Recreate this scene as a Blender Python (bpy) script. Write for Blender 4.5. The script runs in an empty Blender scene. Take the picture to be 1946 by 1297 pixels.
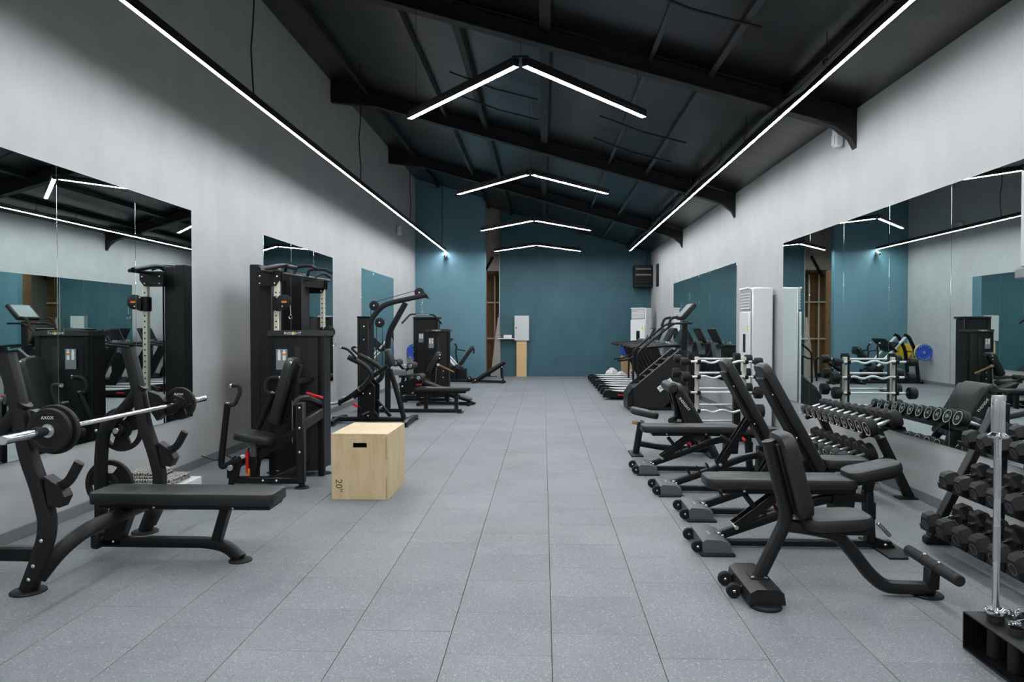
import bpy, bmesh, math, random
from mathutils import Vector, Matrix
random.seed(7)
S = bpy.context.scene
COL = S.collection
PI = math.pi

# ---------------------------------------------------------------- camera, world, exposure
H = 1.53                                   # eye height
F_PX, W_PX, H_PX = 1380.0, 1946.0, 1297.0
YAW, PITCH = math.radians(2.4896), math.radians(1.0576)
cam_d = bpy.data.cameras.new('camera')
cam = bpy.data.objects.new('camera', cam_d)
COL.objects.link(cam)
cam.location = (0, 0, H)
cam.rotation_euler = (PI / 2 - PITCH, 0, YAW)
cam_d.sensor_width = 36.0
cam_d.lens = F_PX / W_PX * 36.0
cam_d.clip_start = 0.05
cam_d.clip_end = 200
S.camera = cam
wd = bpy.data.worlds.new('world')
S.world = wd
wd.use_nodes = True
wd.node_tree.nodes['Background'].inputs['Color'].default_value = (0.02, 0.022, 0.025, 1)
wd.node_tree.nodes['Background'].inputs['Strength'].default_value = 0.4
S.view_settings.view_transform = 'Standard'
S.view_settings.look = 'None'
S.view_settings.gamma = 1.0
S.view_settings.use_curve_mapping = False
S.view_settings.exposure = 0.78
LED = 86.0                                 # radiance of the LED diffusers

_fw = Vector((-math.sin(YAW) * math.cos(PITCH), math.cos(YAW) * math.cos(PITCH), -math.sin(PITCH)))
_rt = Vector((math.cos(YAW), math.sin(YAW), 0))
_up = _rt.cross(_fw)


def at(px, py, Y):
    """Measured point of the photograph at the true depth Y (metres from the eye)."""
    d = _fw + _rt * ((px - W_PX / 2) / F_PX) - _up * ((py - H_PX / 2) / F_PX)
    return Vector((0, 0, H)) + d * (Y / d.y)


def zm(ox, oy, s):
    """Measuring frame of an enlarged detail: returns a function (x, y, Y) -> world point."""
    return lambda x, y, Y: at(ox + x / s, oy + y / s, Y)


# ---------------------------------------------------------------- materials
M = {}


def _new(name):
    m = bpy.data.materials.new(name)
    m.use_nodes = True
    M[name] = m
    nt = m.node_tree
    return m, nt, nt.nodes['Principled BSDF'], nt.nodes, nt.links


def mat(name, col, rough=0.5, metal=0.0, var=0.12, scale=30.0, bump=0.0, bscale=200.0, coat=0.0, spec=0.5):
    m, nt, b, N, L = _new(name)
    tc = N.new('ShaderNodeTexCoord')
    nz = N.new('ShaderNodeTexNoise')
    nz.inputs['Scale'].default_value = scale
    nz.inputs['Detail'].default_value = 3
    L.new(tc.outputs['Object'], nz.inputs['Vector'])
    mx = N.new('ShaderNodeMix')
    mx.data_type = 'RGBA'
    mx.inputs[6].default_value = tuple(c * (1 - var) for c in col) + (1,)
    mx.inputs[7].default_value = tuple(min(1, c * (1 + var)) for c in col) + (1,)
    L.new(nz.outputs['Fac'], mx.inputs[0])
    L.new(mx.outputs[2], b.inputs['Base Color'])
    b.inputs['Roughness'].default_value = rough
    b.inputs['Metallic'].default_value = metal
    b.inputs['Specular IOR Level'].default_value = spec
    if coat:
        b.inputs['Coat Weight'].default_value = coat
    if bump:
        n2 = N.new('ShaderNodeTexNoise')
        n2.inputs['Scale'].default_value = bscale
        L.new(tc.outputs['Object'], n2.inputs['Vector'])
        bp = N.new('ShaderNodeBump')
        bp.inputs['Strength'].default_value = bump
        bp.inputs['Distance'].default_value = 0.002
        L.new(n2.outputs['Fac'], bp.inputs['Height'])
        L.new(bp.outputs['Normal'], b.inputs['Normal'])
    return m


mat('frame', (0.0034, 0.0037, 0.0043), 0.42, 0.0, 0.15, 60, 0.15, 700, spec=0.3)
mat('frame_soft', (0.0056, 0.0060, 0.0068), 0.48, 0.0, 0.15, 60, 0.15, 700, spec=0.35)
mat('shroud', (0.0062, 0.0062, 0.0068), 0.46, 0.0, 0.1, 20, spec=0.35)
mat('pad', (0.0072, 0.0080, 0.0085), 0.48, 0.0, 0.12, 40, 0.25, 500)
mat('rubber', (0.0048, 0.0048, 0.0052), 0.6, 0.0, 0.2, 60, 0.2, 300, spec=0.35)
mat('foam', (0.006, 0.006, 0.0066), 0.75, 0.0, 0.15, 60, 0.3, 260)
mat('chrome', (0.78, 0.79, 0.80), 0.14, 1.0, 0.05, 30)
mat('steel', (0.62, 0.63, 0.64), 0.3, 1.0, 0.08, 40)
mat('silver', (0.66, 0.67, 0.68), 0.36, 0.45, 0.05, 30)
mat('bolt', (0.72, 0.72, 0.72), 0.25, 1.0, 0.05, 40)
mat('champagne', (0.60, 0.56, 0.46), 0.42, 0.1, 0.06, 20)
mat('red', (0.55, 0.012, 0.015), 0.4)
mat('orange', (0.75, 0.20, 0.02), 0.45)
mat('yellow', (0.82, 0.55, 0.02), 0.5)
mat('blue', (0.015, 0.07, 0.42), 0.45)
mat('tag_blue', (0.10, 0.26, 0.45), 0.5)
mat('white_print', (0.82, 0.82, 0.80), 0.55, 0, 0.03)
mat('yellow_print', (0.72, 0.62, 0.06), 0.55, 0, 0.03)
mat('dark_print', (0.05, 0.035, 0.02), 0.7, 0, 0.1)
mat('placard', (0.20, 0.22, 0.24), 0.4, 0, 0.1, 60)
mat('white_plastic', (0.70, 0.71, 0.71), 0.35, 0, 0.03, 8)
mat('pale_grey', (0.52, 0.54, 0.54), 0.45, 0, 0.04, 8)
mat('mid_grey', (0.20, 0.21, 0.22), 0.5, 0, 0.06)
mat('grey_foot', (0.085, 0.09, 0.095), 0.45, 0, 0.1)
mat('screen', (0.006, 0.008, 0.011), 0.12, 0, 0.05)
mat('card', (0.42, 0.28, 0.15), 0.8, 0, 0.12, 14)
mat('pine', (0.62, 0.42, 0.22), 0.6, 0, 0.1, 9)
mat('sack', (0.62, 0.63, 0.62), 0.7, 0, 0.15, 12)
mat('brown_wood', (0.17, 0.090, 0.036), 0.7, 0, 0.45, 9)
mat('beam', (0.0025, 0.0028, 0.0034), 0.55, 0, 0.2, 20)
mat('cable', (0.010, 0.010, 0.010), 0.6)
mat('conduit', (0.05, 0.052, 0.055), 0.4, 0.5, 0.1)
mat('plaster_raw', (0.30, 0.28, 0.255), 0.9, 0, 0.18, 5)
mat('skirting', (0.16, 0.17, 0.175), 0.75, 0, 0.12, 14)
mat('belt', (0.018, 0.018, 0.019), 0.75, 0, 0.1, 80)
mat('cap_grey', (0.020, 0.020, 0.021), 0.4, 0, 0.1)
mat('teal_grey', (0.18, 0.22, 0.23), 0.4, 0, 0.06)


def wall_mat(name, a, b_, rough, sc):
    """Trowelled plaster: soft clouding, faint vertical streaks, slight relief."""
    m, nt, b, N, L = _new(name)
    tc = N.new('ShaderNodeTexCoord')
    n1 = N.new('ShaderNodeTexNoise')
    n1.inputs['Scale'].default_value = sc
    n1.inputs['Detail'].default_value = 7
    n1.inputs['Roughness'].default_value = 0.62
    L.new(tc.outputs['Object'], n1.inputs['Vector'])
    mp = N.new('ShaderNodeMapping')
    mp.inputs['Scale'].default_value = (1.2, 1.2, 0.5)
    L.new(tc.outputs['Object'], mp.inputs['Vector'])
    n2 = N.new('ShaderNodeTexNoise')
    n2.inputs['Scale'].default_value = 2.2
    n2.inputs['Detail'].default_value = 5
    L.new(mp.outputs['Vector'], n2.inputs['Vector'])
    ad = N.new('ShaderNodeMath')
    ad.operation = 'MULTIPLY_ADD'
    ad.inputs[1].default_value = 0.35
    L.new(n2.outputs['Fac'], ad.inputs[0])
    hf = N.new('ShaderNodeMath')
    hf.operation = 'MULTIPLY'
    hf.inputs[1].default_value = 0.65
    L.new(n1.outputs['Fac'], hf.inputs[0])
    L.new(hf.outputs[0], ad.inputs[2])
    cr = N.new('ShaderNodeValToRGB')
    cr.color_ramp.elements[0].position = 0.32
    cr.color_ramp.elements[0].color = a + (1,)
    cr.color_ramp.elements[1].position = 0.68
    cr.color_ramp.elements[1].color = b_ + (1,)
    L.new(ad.outputs[0], cr.inputs['Fac'])
    L.new(cr.outputs['Color'], b.inputs['Base Color'])
    b.inputs['Roughness'].default_value = rough
    bp = N.new('ShaderNodeBump')
    bp.inputs['Strength'].default_value = 0.12
    bp.inputs['Distance'].default_value = 0.01
    L.new(n1.outputs['Fac'], bp.inputs['Height'])
    L.new(bp.outputs['Normal'], b.inputs['Normal'])


wall_mat('concrete', (0.375, 0.375, 0.373), (0.445, 0.445, 0.44), 0.7, 1.6)
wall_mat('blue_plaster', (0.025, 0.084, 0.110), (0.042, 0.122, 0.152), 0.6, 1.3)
wall_mat('lit_blue_plaster', (0.088, 0.196, 0.248), (0.112, 0.238, 0.294), 0.6, 1.3)  # blue end wall lightened: glow near the LED strip end painted into the colour


def floor_mat():
    m, nt, b, N, L = _new('rubber_floor')
    tc = N.new('ShaderNodeTexCoord')
    geo = N.new('ShaderNodeNewGeometry')
    n1 = N.new('ShaderNodeTexNoise')
    n1.inputs['Scale'].default_value = 1.1
    n1.inputs['Detail'].default_value = 6
    n1.inputs['Roughness'].default_value = 0.6
    L.new(geo.outputs['Position'], n1.inputs['Vector'])
    cr = N.new('ShaderNodeValToRGB')
    cr.color_ramp.elements[0].position = 0.3
    cr.color_ramp.elements[0].color = (0.148, 0.157, 0.168, 1)
    cr.color_ramp.elements[1].position = 0.7
    cr.color_ramp.elements[1].color = (0.205, 0.216, 0.229, 1)
    L.new(n1.outputs['Fac'], cr.inputs['Fac'])
    # pale and dark flecks of the granulate
    vo = N.new('ShaderNodeTexVoronoi')
    vo.inputs['Scale'].default_value = 190
    L.new(geo.outputs['Position'], vo.inputs['Vector'])
    r1 = N.new('ShaderNodeValToRGB')
    r1.color_ramp.interpolation = 'CONSTANT'
    r1.color_ramp.elements[0].color = (0, 0, 0, 1)
    r1.color_ramp.elements[1].position = 0.955
    r1.color_ramp.elements[1].color = (1, 1, 1, 1)
    sp = N.new('ShaderNodeSeparateColor')
    L.new(vo.outputs['Color'], sp.inputs['Color'])
    L.new(sp.outputs['Red'], r1.inputs['Fac'])
    mx = N.new('ShaderNodeMix')
    mx.data_type = 'RGBA'
    mx.inputs[7].default_value = (0.33, 0.345, 0.36, 1)
    L.new(r1.outputs['Color'], mx.inputs[0])
    L.new(cr.outputs['Color'], mx.inputs[6])
    r2 = N.new('ShaderNodeValToRGB')
    r2.color_ramp.interpolation = 'CONSTANT'
    r2.color_ramp.elements[0].color = (0, 0, 0, 1)
    r2.color_ramp.elements[1].position = 0.80
    r2.color_ramp.elements[1].color = (0.45, 0.45, 0.45, 1)
    L.new(sp.outputs['Green'], r2.inputs['Fac'])
    m2 = N.new('ShaderNodeMix')
    m2.data_type = 'RGBA'
    m2.inputs[7].default_value = (0.09, 0.10, 0.11, 1)
    L.new(r2.outputs['Color'], m2.inputs[0])
    L.new(mx.outputs[2], m2.inputs[6])
    # scuffs and chalky dust with a shape of their own
    n3 = N.new('ShaderNodeTexNoise')
    n3.inputs['Scale'].default_value = 2.6
    n3.inputs['Detail'].default_value = 4
    n3.inputs['Distortion'].default_value = 0.8
    L.new(geo.outputs['Position'], n3.inputs['Vector'])
    r3 = N.new('ShaderNodeValToRGB')
    r3.color_ramp.elements[0].position = 0.62
    r3.color_ramp.elements[0].color = (0, 0, 0, 1)
    r3.color_ramp.elements[1].position = 0.8
    r3.color_ramp.elements[1].color = (0.35, 0.35, 0.35, 1)
    L.new(n3.outputs['Fac'], r3.inputs['Fac'])
    m3 = N.new('ShaderNodeMix')
    m3.data_type = 'RGBA'
    m3.inputs[7].default_value = (0.10, 0.105, 0.11, 1)
    L.new(r3.outputs['Color'], m3.inputs[0])
    L.new(m2.outputs[2], m3.inputs[6])
    # each tile its own slight tone
    oi = N.new('ShaderNodeObjectInfo')
    hs = N.new('ShaderNodeHueSaturation')
    mr = N.new('ShaderNodeMapRange')
    mr.inputs['To Min'].default_value = 0.94
    mr.inputs['To Max'].default_value = 1.06
    L.new(oi.outputs['Random'], mr.inputs['Value'])
    L.new(mr.outputs['Result'], hs.inputs['Value'])
    L.new(m3.outputs[2], hs.inputs['Color'])
    L.new(hs.outputs['Color'], b.inputs['Base Color'])
    b.inputs['Roughness'].default_value = 0.55
    b.inputs['Specular IOR Level'].default_value = 0.4
    bp = N.new('ShaderNodeBump')
    bp.inputs['Strength'].default_value = 0.25
    bp.inputs['Distance'].default_value = 0.002
    L.new(vo.outputs['Distance'], bp.inputs['Height'])
    L.new(bp.outputs['Normal'], b.inputs['Normal'])


floor_mat()


def ply_mat():
    m, nt, b, N, L = _new('plywood')
    tc = N.new('ShaderNodeTexCoord')
    mp = N.new('ShaderNodeMapping')
    mp.inputs['Scale'].default_value = (7, 7, 1.4)
    L.new(tc.outputs['Object'], mp.inputs['Vector'])
    n1 = N.new('ShaderNodeTexNoise')
    n1.inputs['Scale'].default_value = 2.4
    n1.inputs['Detail'].default_value = 6
    n1.inputs['Distortion'].default_value = 0.6
    L.new(mp.outputs['Vector'], n1.inputs['Vector'])
    cr = N.new('ShaderNodeValToRGB')
    cr.color_ramp.elements[0].position = 0.3
    cr.color_ramp.elements[0].color = (0.54, 0.395, 0.215, 1)
    cr.color_ramp.elements[1].position = 0.7
    cr.color_ramp.elements[1].color = (0.66, 0.515, 0.315, 1)
    L.new(n1.outputs['Fac'], cr.inputs['Fac'])
    L.new(cr.outputs['Color'], b.inputs['Base Color'])
    b.inputs['Roughness'].default_value = 0.5


ply_mat()


def roof_mat():
    m, nt, b, N, L = _new('roof_sheet')
    tc = N.new('ShaderNodeTexCoord')
    wv = N.new('ShaderNodeTexWave')
    wv.inputs['Scale'].default_value = 1.6
    wv.inputs['Distortion'].default_value = 1.2
    wv.bands_direction = 'Y'
    L.new(tc.outputs['Object'], wv.inputs['Vector'])
    n1 = N.new('ShaderNodeTexNoise')
    n1.inputs['Scale'].default_value = 1.4
    n1.inputs['Detail'].default_value = 4
    L.new(tc.outputs['Object'], n1.inputs['Vector'])
    cr = N.new('ShaderNodeValToRGB')
    cr.color_ramp.elements[0].color = (0.003, 0.0045, 0.006, 1)
    cr.color_ramp.elements[1].color = (0.006, 0.009, 0.0115, 1)
    L.new(n1.outputs['Fac'], cr.inputs['Fac'])
    L.new(cr.outputs['Color'], b.inputs['Base Color'])
    b.inputs['Roughness'].default_value = 0.3
    bp = N.new('ShaderNodeBump')
    bp.inputs['Strength'].default_value = 0.5
    bp.inputs['Distance'].default_value = 0.03
    L.new(n1.outputs['Fac'], bp.inputs['Height'])
    L.new(bp.outputs['Normal'], b.inputs['Normal'])


roof_mat()


def mirror_mat():
    m, nt, b, N, L = _new('mirror_glass')
    tc = N.new('ShaderNodeTexCoord')
    n1 = N.new('ShaderNodeTexNoise')
    n1.inputs['Scale'].default_value = 3
    L.new(tc.outputs['Object'], n1.inputs['Vector'])
    mr = N.new('ShaderNodeMapRange')
    mr.inputs['To Min'].default_value = 0.0
    mr.inputs['To Max'].default_value = 0.012
    L.new(n1.outputs['Fac'], mr.inputs['Value'])
    L.new(mr.outputs['Result'], b.inputs['Roughness'])
    b.inputs['Base Color'].default_value = (0.72, 0.81, 0.79, 1)
    b.inputs['Metallic'].default_value = 1.0


mirror_mat()


def led_mat():
    m, nt, b, N, L = _new('led_diffuser')
    e = N.new('ShaderNodeEmission')
    e.inputs['Color'].default_value = (0.93, 0.965, 1.0, 1)
    e.inputs['Strength'].default_value = LED
    L.new(e.outputs[0], nt.nodes['Material Output'].inputs['Surface'])


led_mat()
_m, _nt, _b, _N, _L = _new('warm_bulb')
_e = _N.new('ShaderNodeEmission')
_e.inputs['Color'].default_value = (1.0, 0.72, 0.42, 1)
_e.inputs['Strength'].default_value = 45.0
_L.new(_e.outputs[0], _nt.nodes['Material Output'].inputs['Surface'])


def knit_mat():
    """Folded textile with a black and white zigzag weave."""
    m, nt, b, N, L = _new('zigzag_cloth')
    tc = N.new('ShaderNodeTexCoord')
    w = N.new('ShaderNodeTexWave')
    w.wave_profile = 'TRI'
    w.inputs['Scale'].default_value = 14
    w.inputs['Distortion'].default_value = 5
    w.inputs['Detail'].default_value = 1
    w.inputs['Detail Scale'].default_value = 6
    L.new(tc.outputs['Object'], w.inputs['Vector'])
    cr = N.new('ShaderNodeValToRGB')
    cr.color_ramp.elements[0].position = 0.42
    cr.color_ramp.elements[0].color = (0.03, 0.025, 0.025, 1)
    cr.color_ramp.elements[1].position = 0.55
    cr.color_ramp.elements[1].color = (0.42, 0.40, 0.37, 1)
    L.new(w.outputs['Fac'], cr.inputs['Fac'])
    L.new(cr.outputs['Color'], b.inputs['Base Color'])
    b.inputs['Roughness'].default_value = 0.95


knit_mat()

# ---------------------------------------------------------------- scene-graph helpers
LOC = {}


def tag(o, label=None, cat=None, group=None, kind=None):
    if label: o['label'] = label
    if cat: o['category'] = cat
    if group: o['group'] = group
    if kind: o['kind'] = kind
    return o


def thing(name, label, cat, loc=(0, 0, 0), group=None):
    o = bpy.data.objects.new(name, None)
    o.empty_display_size = 0.1
    o.location = loc
    COL.objects.link(o)
    LOC[o.name] = Vector(loc)
    return tag(o, label, cat, group)


def dup(o, parent=None):
    c = o.copy()
    COL.objects.link(c)
    c.parent = parent
    LOC[c.name] = Vector((0, 0, 0))
    for ch in o.children:
        dup(ch, c)
    return c


def frame_of(x, up=(0, 0, 1)):
    x = Vector(x).normalized()
    up = Vector(up)
    if abs(x.dot(up.normalized())) > 0.98:
        up = Vector((0, 1, 0)) if abs(x.y) < 0.9 else Vector((1, 0, 0))
    y = up.cross(x).normalized()
    return x, y, x.cross(y)


def fillet(pts, r, n=5):
    pts = [Vector(p) for p in pts]
    if r <= 0 or len(pts) < 3: return pts
    out = [pts[0]]
    for i in range(1, len(pts) - 1):
        a, b, c = pts[i - 1], pts[i], pts[i + 1]
        d0, d1 = (a - b), (c - b)
        k = min(r, d0.length * 0.48, d1.length * 0.48)
        p0, p1 = b + d0.normalized() * k, b + d1.normalized() * k
        for j in range(n + 1):
            t = j / n
            out.append(p0 * (1 - t) ** 2 + b * 2 * t * (1 - t) + p1 * t * t)
    out.append(pts[-1])
    return out


def rrect(w, h, r, n=3):
    r = min(r, w * 0.499, h * 0.499)
    o = []
    for cx, cy, a0 in ((w / 2 - r, h / 2 - r, 0), (-w / 2 + r, h / 2 - r, PI / 2), (-w / 2 + r, -h / 2 + r, PI), (w / 2 - r, -h / 2 + r, 1.5 * PI)):
        for j in range(n + 1):
            a = a0 + PI / 2 * j / n
            o.append((cx + r * math.cos(a), cy + r * math.sin(a)))
    return o


class MB:
    """Collects shapes in world coordinates and links them as one mesh."""

    def __init__(s):
        s.v, s.f = [], []

    def add(s, vs, fs):
        k = len(s.v)
        s.v += [Vector(v) for v in vs]
        s.f += [tuple(i + k for i in f) for f in fs]
        return s

    def box(s, c, d, ax=None, b=0.004):
        c = Vector(c)
        X, Y, Z = ax if ax else (Vector((1, 0, 0)), Vector((0, 1, 0)), Vector((0, 0, 1)))
        hx, hy, hz = d[0] / 2, d[1] / 2, d[2] / 2
        b = min(b, hx * 0.45, hy * 0.45, hz * 0.45)
        vs, idx = [], {}
        for sx in (-1, 1):
            for sy in (-1, 1):
                for sz in (-1, 1):
                    for k in range(3):
                        e = [hx - b, hy - b, hz - b]
                        e[k] += b
                        idx[(sx, sy, sz, k)] = len(vs)
                        vs.append(c + X * (sx * e[0]) + Y * (sy * e[1]) + Z * (sz * e[2]))
        fs = []
        I = lambda q, k: idx[(q[0], q[1], q[2], k)]
        for k in range(3):
            a, bb = (k + 1) % 3, (k + 2) % 3
            for sg in (-1, 1):
                q = []
                for u, w in ((-1, -1), (1, -1), (1, 1), (-1, 1)):
                    t = [0, 0, 0]; t[k] = sg; t[a] = u; t[bb] = w
                    q.append(I(t, k))
                fs.append(q if sg > 0 else q[::-1])
            for u in (-1, 1):
                for w in (-1, 1):
                    t0 = [0, 0, 0]; t0[a] = u; t0[bb] = w; t0[k] = -1
                    t1 = list(t0); t1[k] = 1
                    q = [I(t0, a), I(t1, a), I(t1, bb), I(t0, bb)]
                    fs.append(q if u * w < 0 else q[::-1])
        for sx in (-1, 1):
            for sy in (-1, 1):
                for sz in (-1, 1):
                    q = [I((sx, sy, sz), k) for k in range(3)]
                    fs.append(q if sx * sy * sz > 0 else q[::-1])
        return s.add(vs, fs)

    def bar(s, p, q, w, h, up=(0, 0, 1), b=0.006):
        p, q = Vector(p), Vector(q)
        ax = frame_of(q - p, up)
        return s.box((p + q) / 2, ((q - p).length, w, h), ax, b)

    def sweep(s, pts, sec, up=(0, 0, 1), caps=True):
        pts = [Vector(p) for p in pts]
        n, m = len(pts), len(sec)
        t0 = (pts[1] - pts[0]).normalized()
        x, y, z = frame_of(t0, up)
        vs = []
        for i, p in enumerate(pts):
            if i == 0: t = pts[1] - p
            elif i == n - 1: t = p - pts[i - 1]
            else: t = (pts[i + 1] - p).normalized() + (p - pts[i - 1]).normalized()
            t.normalize()
            z = (z - t * z.dot(t)).normalized()
            y = z.cross(t)
            for a, b in sec: vs.append(p + y * a + z * b)
        fs = []
        for i in range(n - 1):
            for j in range(m):
                j2 = (j + 1) % m
                fs.append((i * m + j, i * m + j2, (i + 1) * m + j2, (i + 1) * m + j))
        if caps:
            fs.append(tuple(range(m))[::-1])
            fs.append(tuple((n - 1) * m + j for j in range(m)))
        return s.add(vs, fs)

    def tube(s, pts, r, fil=0.0, seg=10, n=5):
        return s.sweep(fillet(pts, fil, n), [(r * math.cos(2 * PI * k / seg), r * math.sin(2 * PI * k / seg)) for k in range(seg)])

    def rtube(s, pts, w, h, fil=0.0, r=0.012, up=(0, 0, 1), n=6):
        return s.sweep(fillet(pts, fil, n), rrect(w, h, r, 2), up)

    def lathe(s, prof, o, ax=(0, 0, 1), seg=20):
        o = Vector(o)
        x, y, z = frame_of(ax)
        vs, fs = [], []
        m = len(prof)
        for k in range(seg):
            a = 2 * PI * k / seg
            d = y * math.cos(a) + z * math.sin(a)
            for r, h in prof: vs.append(o + x * h + d * r)
        for k in range(seg):
            k2 = (k + 1) % seg
            for j in range(m - 1):
                fs.append((k * m + j, k2 * m + j, k2 * m + j + 1, k * m + j + 1))
        closed = prof[0] == prof[-1]
        if prof[0][0] > 1e-6 and not closed: fs.append(tuple(k * m for k in range(seg))[::-1])
        if prof[-1][0] > 1e-6 and not closed: fs.append(tuple(k * m + m - 1 for k in range(seg)))
        return s.add(vs, fs)

    def cyl(s, p, q, r, seg=14, b=0.003):
        p, q = Vector(p), Vector(q)
        L = (q - p).length
        b = min(b, r * 0.4, L * 0.3)
        return s.lathe([(r - b, 0), (r, b), (r, L - b), (r - b, L)], p, q - p, seg)

    def disc(s, c, r, h=0.012, seg=20):
        return s.lathe([(r, 0), (r, h * 0.6), (r - h * 0.5, h)], Vector(c), (0, 0, 1), seg)

    def ring(s, c, ax, R, r, seg=24, m=6):
        prof = [(R + r * math.cos(2 * PI * k / m), r * math.sin(2 * PI * k / m)) for k in range(m)] + [(R + r, 0)]
        o = Vector(c); x, y, z = frame_of(ax)
        vs, fs = [], []
        for k in range(seg):
            a = 2 * PI * k / seg
            d = y * math.cos(a) + z * math.sin(a)
            for j in range(m): vs.append(o + x * prof[j][1] + d * prof[j][0])
        for k in range(seg):
            for j in range(m):
                fs.append((k * m + j, ((k + 1) % seg) * m + j, ((k + 1) % seg) * m + (j + 1) % m, k * m + (j + 1) % m))
        return s.add(vs, fs)

    def prism(s, pts, ext):
        """Polygon of 3-D points extruded by the vector ext (half to each side)."""
        e = Vector(ext) / 2
        pts = [Vector(p) for p in pts]
        n = len(pts)
        nr = Vector((0, 0, 0))
        for i in range(n): nr += pts[i].cross(pts[(i + 1) % n])
        if nr.dot(e) < 0: pts = pts[::-1]
        vs = [p - e for p in pts] + [p + e for p in pts]
        fs = [tuple(range(n))[::-1], tuple(range(n, 2 * n))]
        for i in range(n):
            j = (i + 1) % n
            fs.append((i, j, n + j, n + i))
        return s.add(vs, fs)

    def pad(s, c, L, W, T, ax=None, rc=0.05, re=0.018, taper=1.0):
        """Upholstered cushion: rounded plan, soft edges, slight crown."""
        c = Vector(c)
        X, Y, Z = ax if ax else (Vector((1, 0, 0)), Vector((0, 1, 0)), Vector((0, 0, 1)))
        re = min(re, T * 0.45)
        rings = [(re, -T / 2), (0.004, -T / 2 + re * 0.35), (0, -T / 2 + re), (0, T / 2 - re), (re * 0.3, T / 2 - re * 0.3), (re, T / 2), (min(L, W) * 0.3, T / 2 + 0.004)]
        vs, fs = [], []
        for ins, h in rings:
            o = rrect(L - 2 * ins, W - 2 * ins, max(0.006, rc - ins), 4)
            for a, b in o:
                k = 1 + (taper - 1) * (a / L + 0.5)
                vs.append(c + X * a + Y * (b * k) + Z * h)
        m = 20
        for i in range(len(rings) - 1):
            for j in range(m):
                j2 = (j + 1) % m
                fs.append((i * m + j, i * m + j2, (i + 1) * m + j2, (i + 1) * m + j))
        fs.append(tuple(range(m))[::-1])
        fs.append(tuple((len(rings) - 1) * m + j for j in range(m)))
        return s.add(vs, fs)

    def mesh(s, name, off=Vector((0, 0, 0)), mats=None, angle=38):
        me = bpy.data.meshes.new(name)
        me.from_pydata([tuple(v - off) for v in s.v], [], s.f)
        me.materials.append(M[mats])
        me.polygons.foreach_set('use_smooth', [True] * len(me.polygons))
        me.update()
        me.set_sharp_from_angle(angle=math.radians(angle))
        return me

    def build(s, name, m, parent=None, label=None, kind=None):
        off = LOC[parent.name] if parent else Vector((0, 0, 0))
        o = bpy.data.objects.new(name, s.mesh(name, off, m))
        COL.objects.link(o)
        o.parent = parent
        LOC[o.name] = off
        return tag(o, label, None, None, kind)

    def single(s, name, m, label, cat, loc, group=None, kind=None):
        """A thing that is one mesh, its origin at loc."""
        o = bpy.data.objects.new(name, s.mesh(name, Vector(loc), m))
        o.location = loc
        COL.objects.link(o)
        LOC[o.name] = Vector(loc)
        return tag(o, label, cat, group, kind)


def struct(name, mb, m, label=None, parent=None):
    o = mb.build(name, m, parent)
    o['kind'] = 'structure'
    if label: o['label'] = label
    return o


_tx = {}


def text_mb(s, size):
    """Flat lettering as a mesh in its own x-y plane, centred."""
    if s not in _tx:
        cu = bpy.data.curves.new('lettering', 'FONT')
        cu.body = s
        cu.size = 1.0
        cu.align_x = 'CENTER'
        cu.align_y = 'CENTER'
        cu.resolution_u = 2
        ob = bpy.data.objects.new('lettering', cu)
        COL.objects.link(ob)
        me = bpy.data.meshes.new_from_object(ob)
        _tx[s] = ([v.co.copy() for v in me.vertices], [tuple(p.vertices) for p in me.polygons])
        bpy.data.objects.remove(ob)
        bpy.data.curves.remove(cu)
        bpy.data.meshes.remove(me)
    return _tx[s]


def lettering(s, size, c, ux, uy, m, parent, name='lettering', bold=1.0, sx=1.0):
    vs, fs = text_mb(s, size)
    ux, uy, c = Vector(ux).normalized(), Vector(uy).normalized(), Vector(c)
    nr = ux.cross(uy).normalized()
    b = MB().add([c + ux * (v.x * size * sx) + uy * (v.y * size) + nr * 0.0012 for v in vs], fs)
    o = bpy.data.objects.new(name, b.mesh(name, LOC[parent.name], m))
    COL.objects.link(o)
    o.parent = parent
    LOC[o.name] = LOC[parent.name]
    return o


_bm = {}


def bolts(parent, pts, nrm, r=0.011, m='bolt'):
    n = Vector(nrm).normalized()
    key = (tuple(round(c, 3) for c in n), r, m)
    if key not in _bm:
        _bm[key] = MB().lathe([(r, 0), (r, 0.004), (r * 0.6, 0.008), (0, 0.009)], (0, 0, 0), n, 8).mesh('bolt', mats=m)
    for p in pts:
        o = bpy.data.objects.new('bolt', _bm[key])
        o.location = Vector(p) - LOC[parent.name]
        o.parent = parent
        COL.objects.link(o)


ORD = ['first', 'second', 'third', 'fourth', 'fifth', 'sixth', 'seventh', 'eighth', 'ninth', 'tenth', 'eleventh', 'twelfth', 'thirteenth']

# ---------------------------------------------------------------- the room
XL, XR, YB, YF = -3.79, 3.34, 22.8, -6.0
YP = 21.35                                    # face of the narrow blue wall piece on the left
ZL, ZR = 5.93, 3.87                           # ceiling height at the left and right wall
SL = (ZR - ZL) / (XR - XL)
roof_z = lambda x: ZL + (x - XL) * SL


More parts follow.
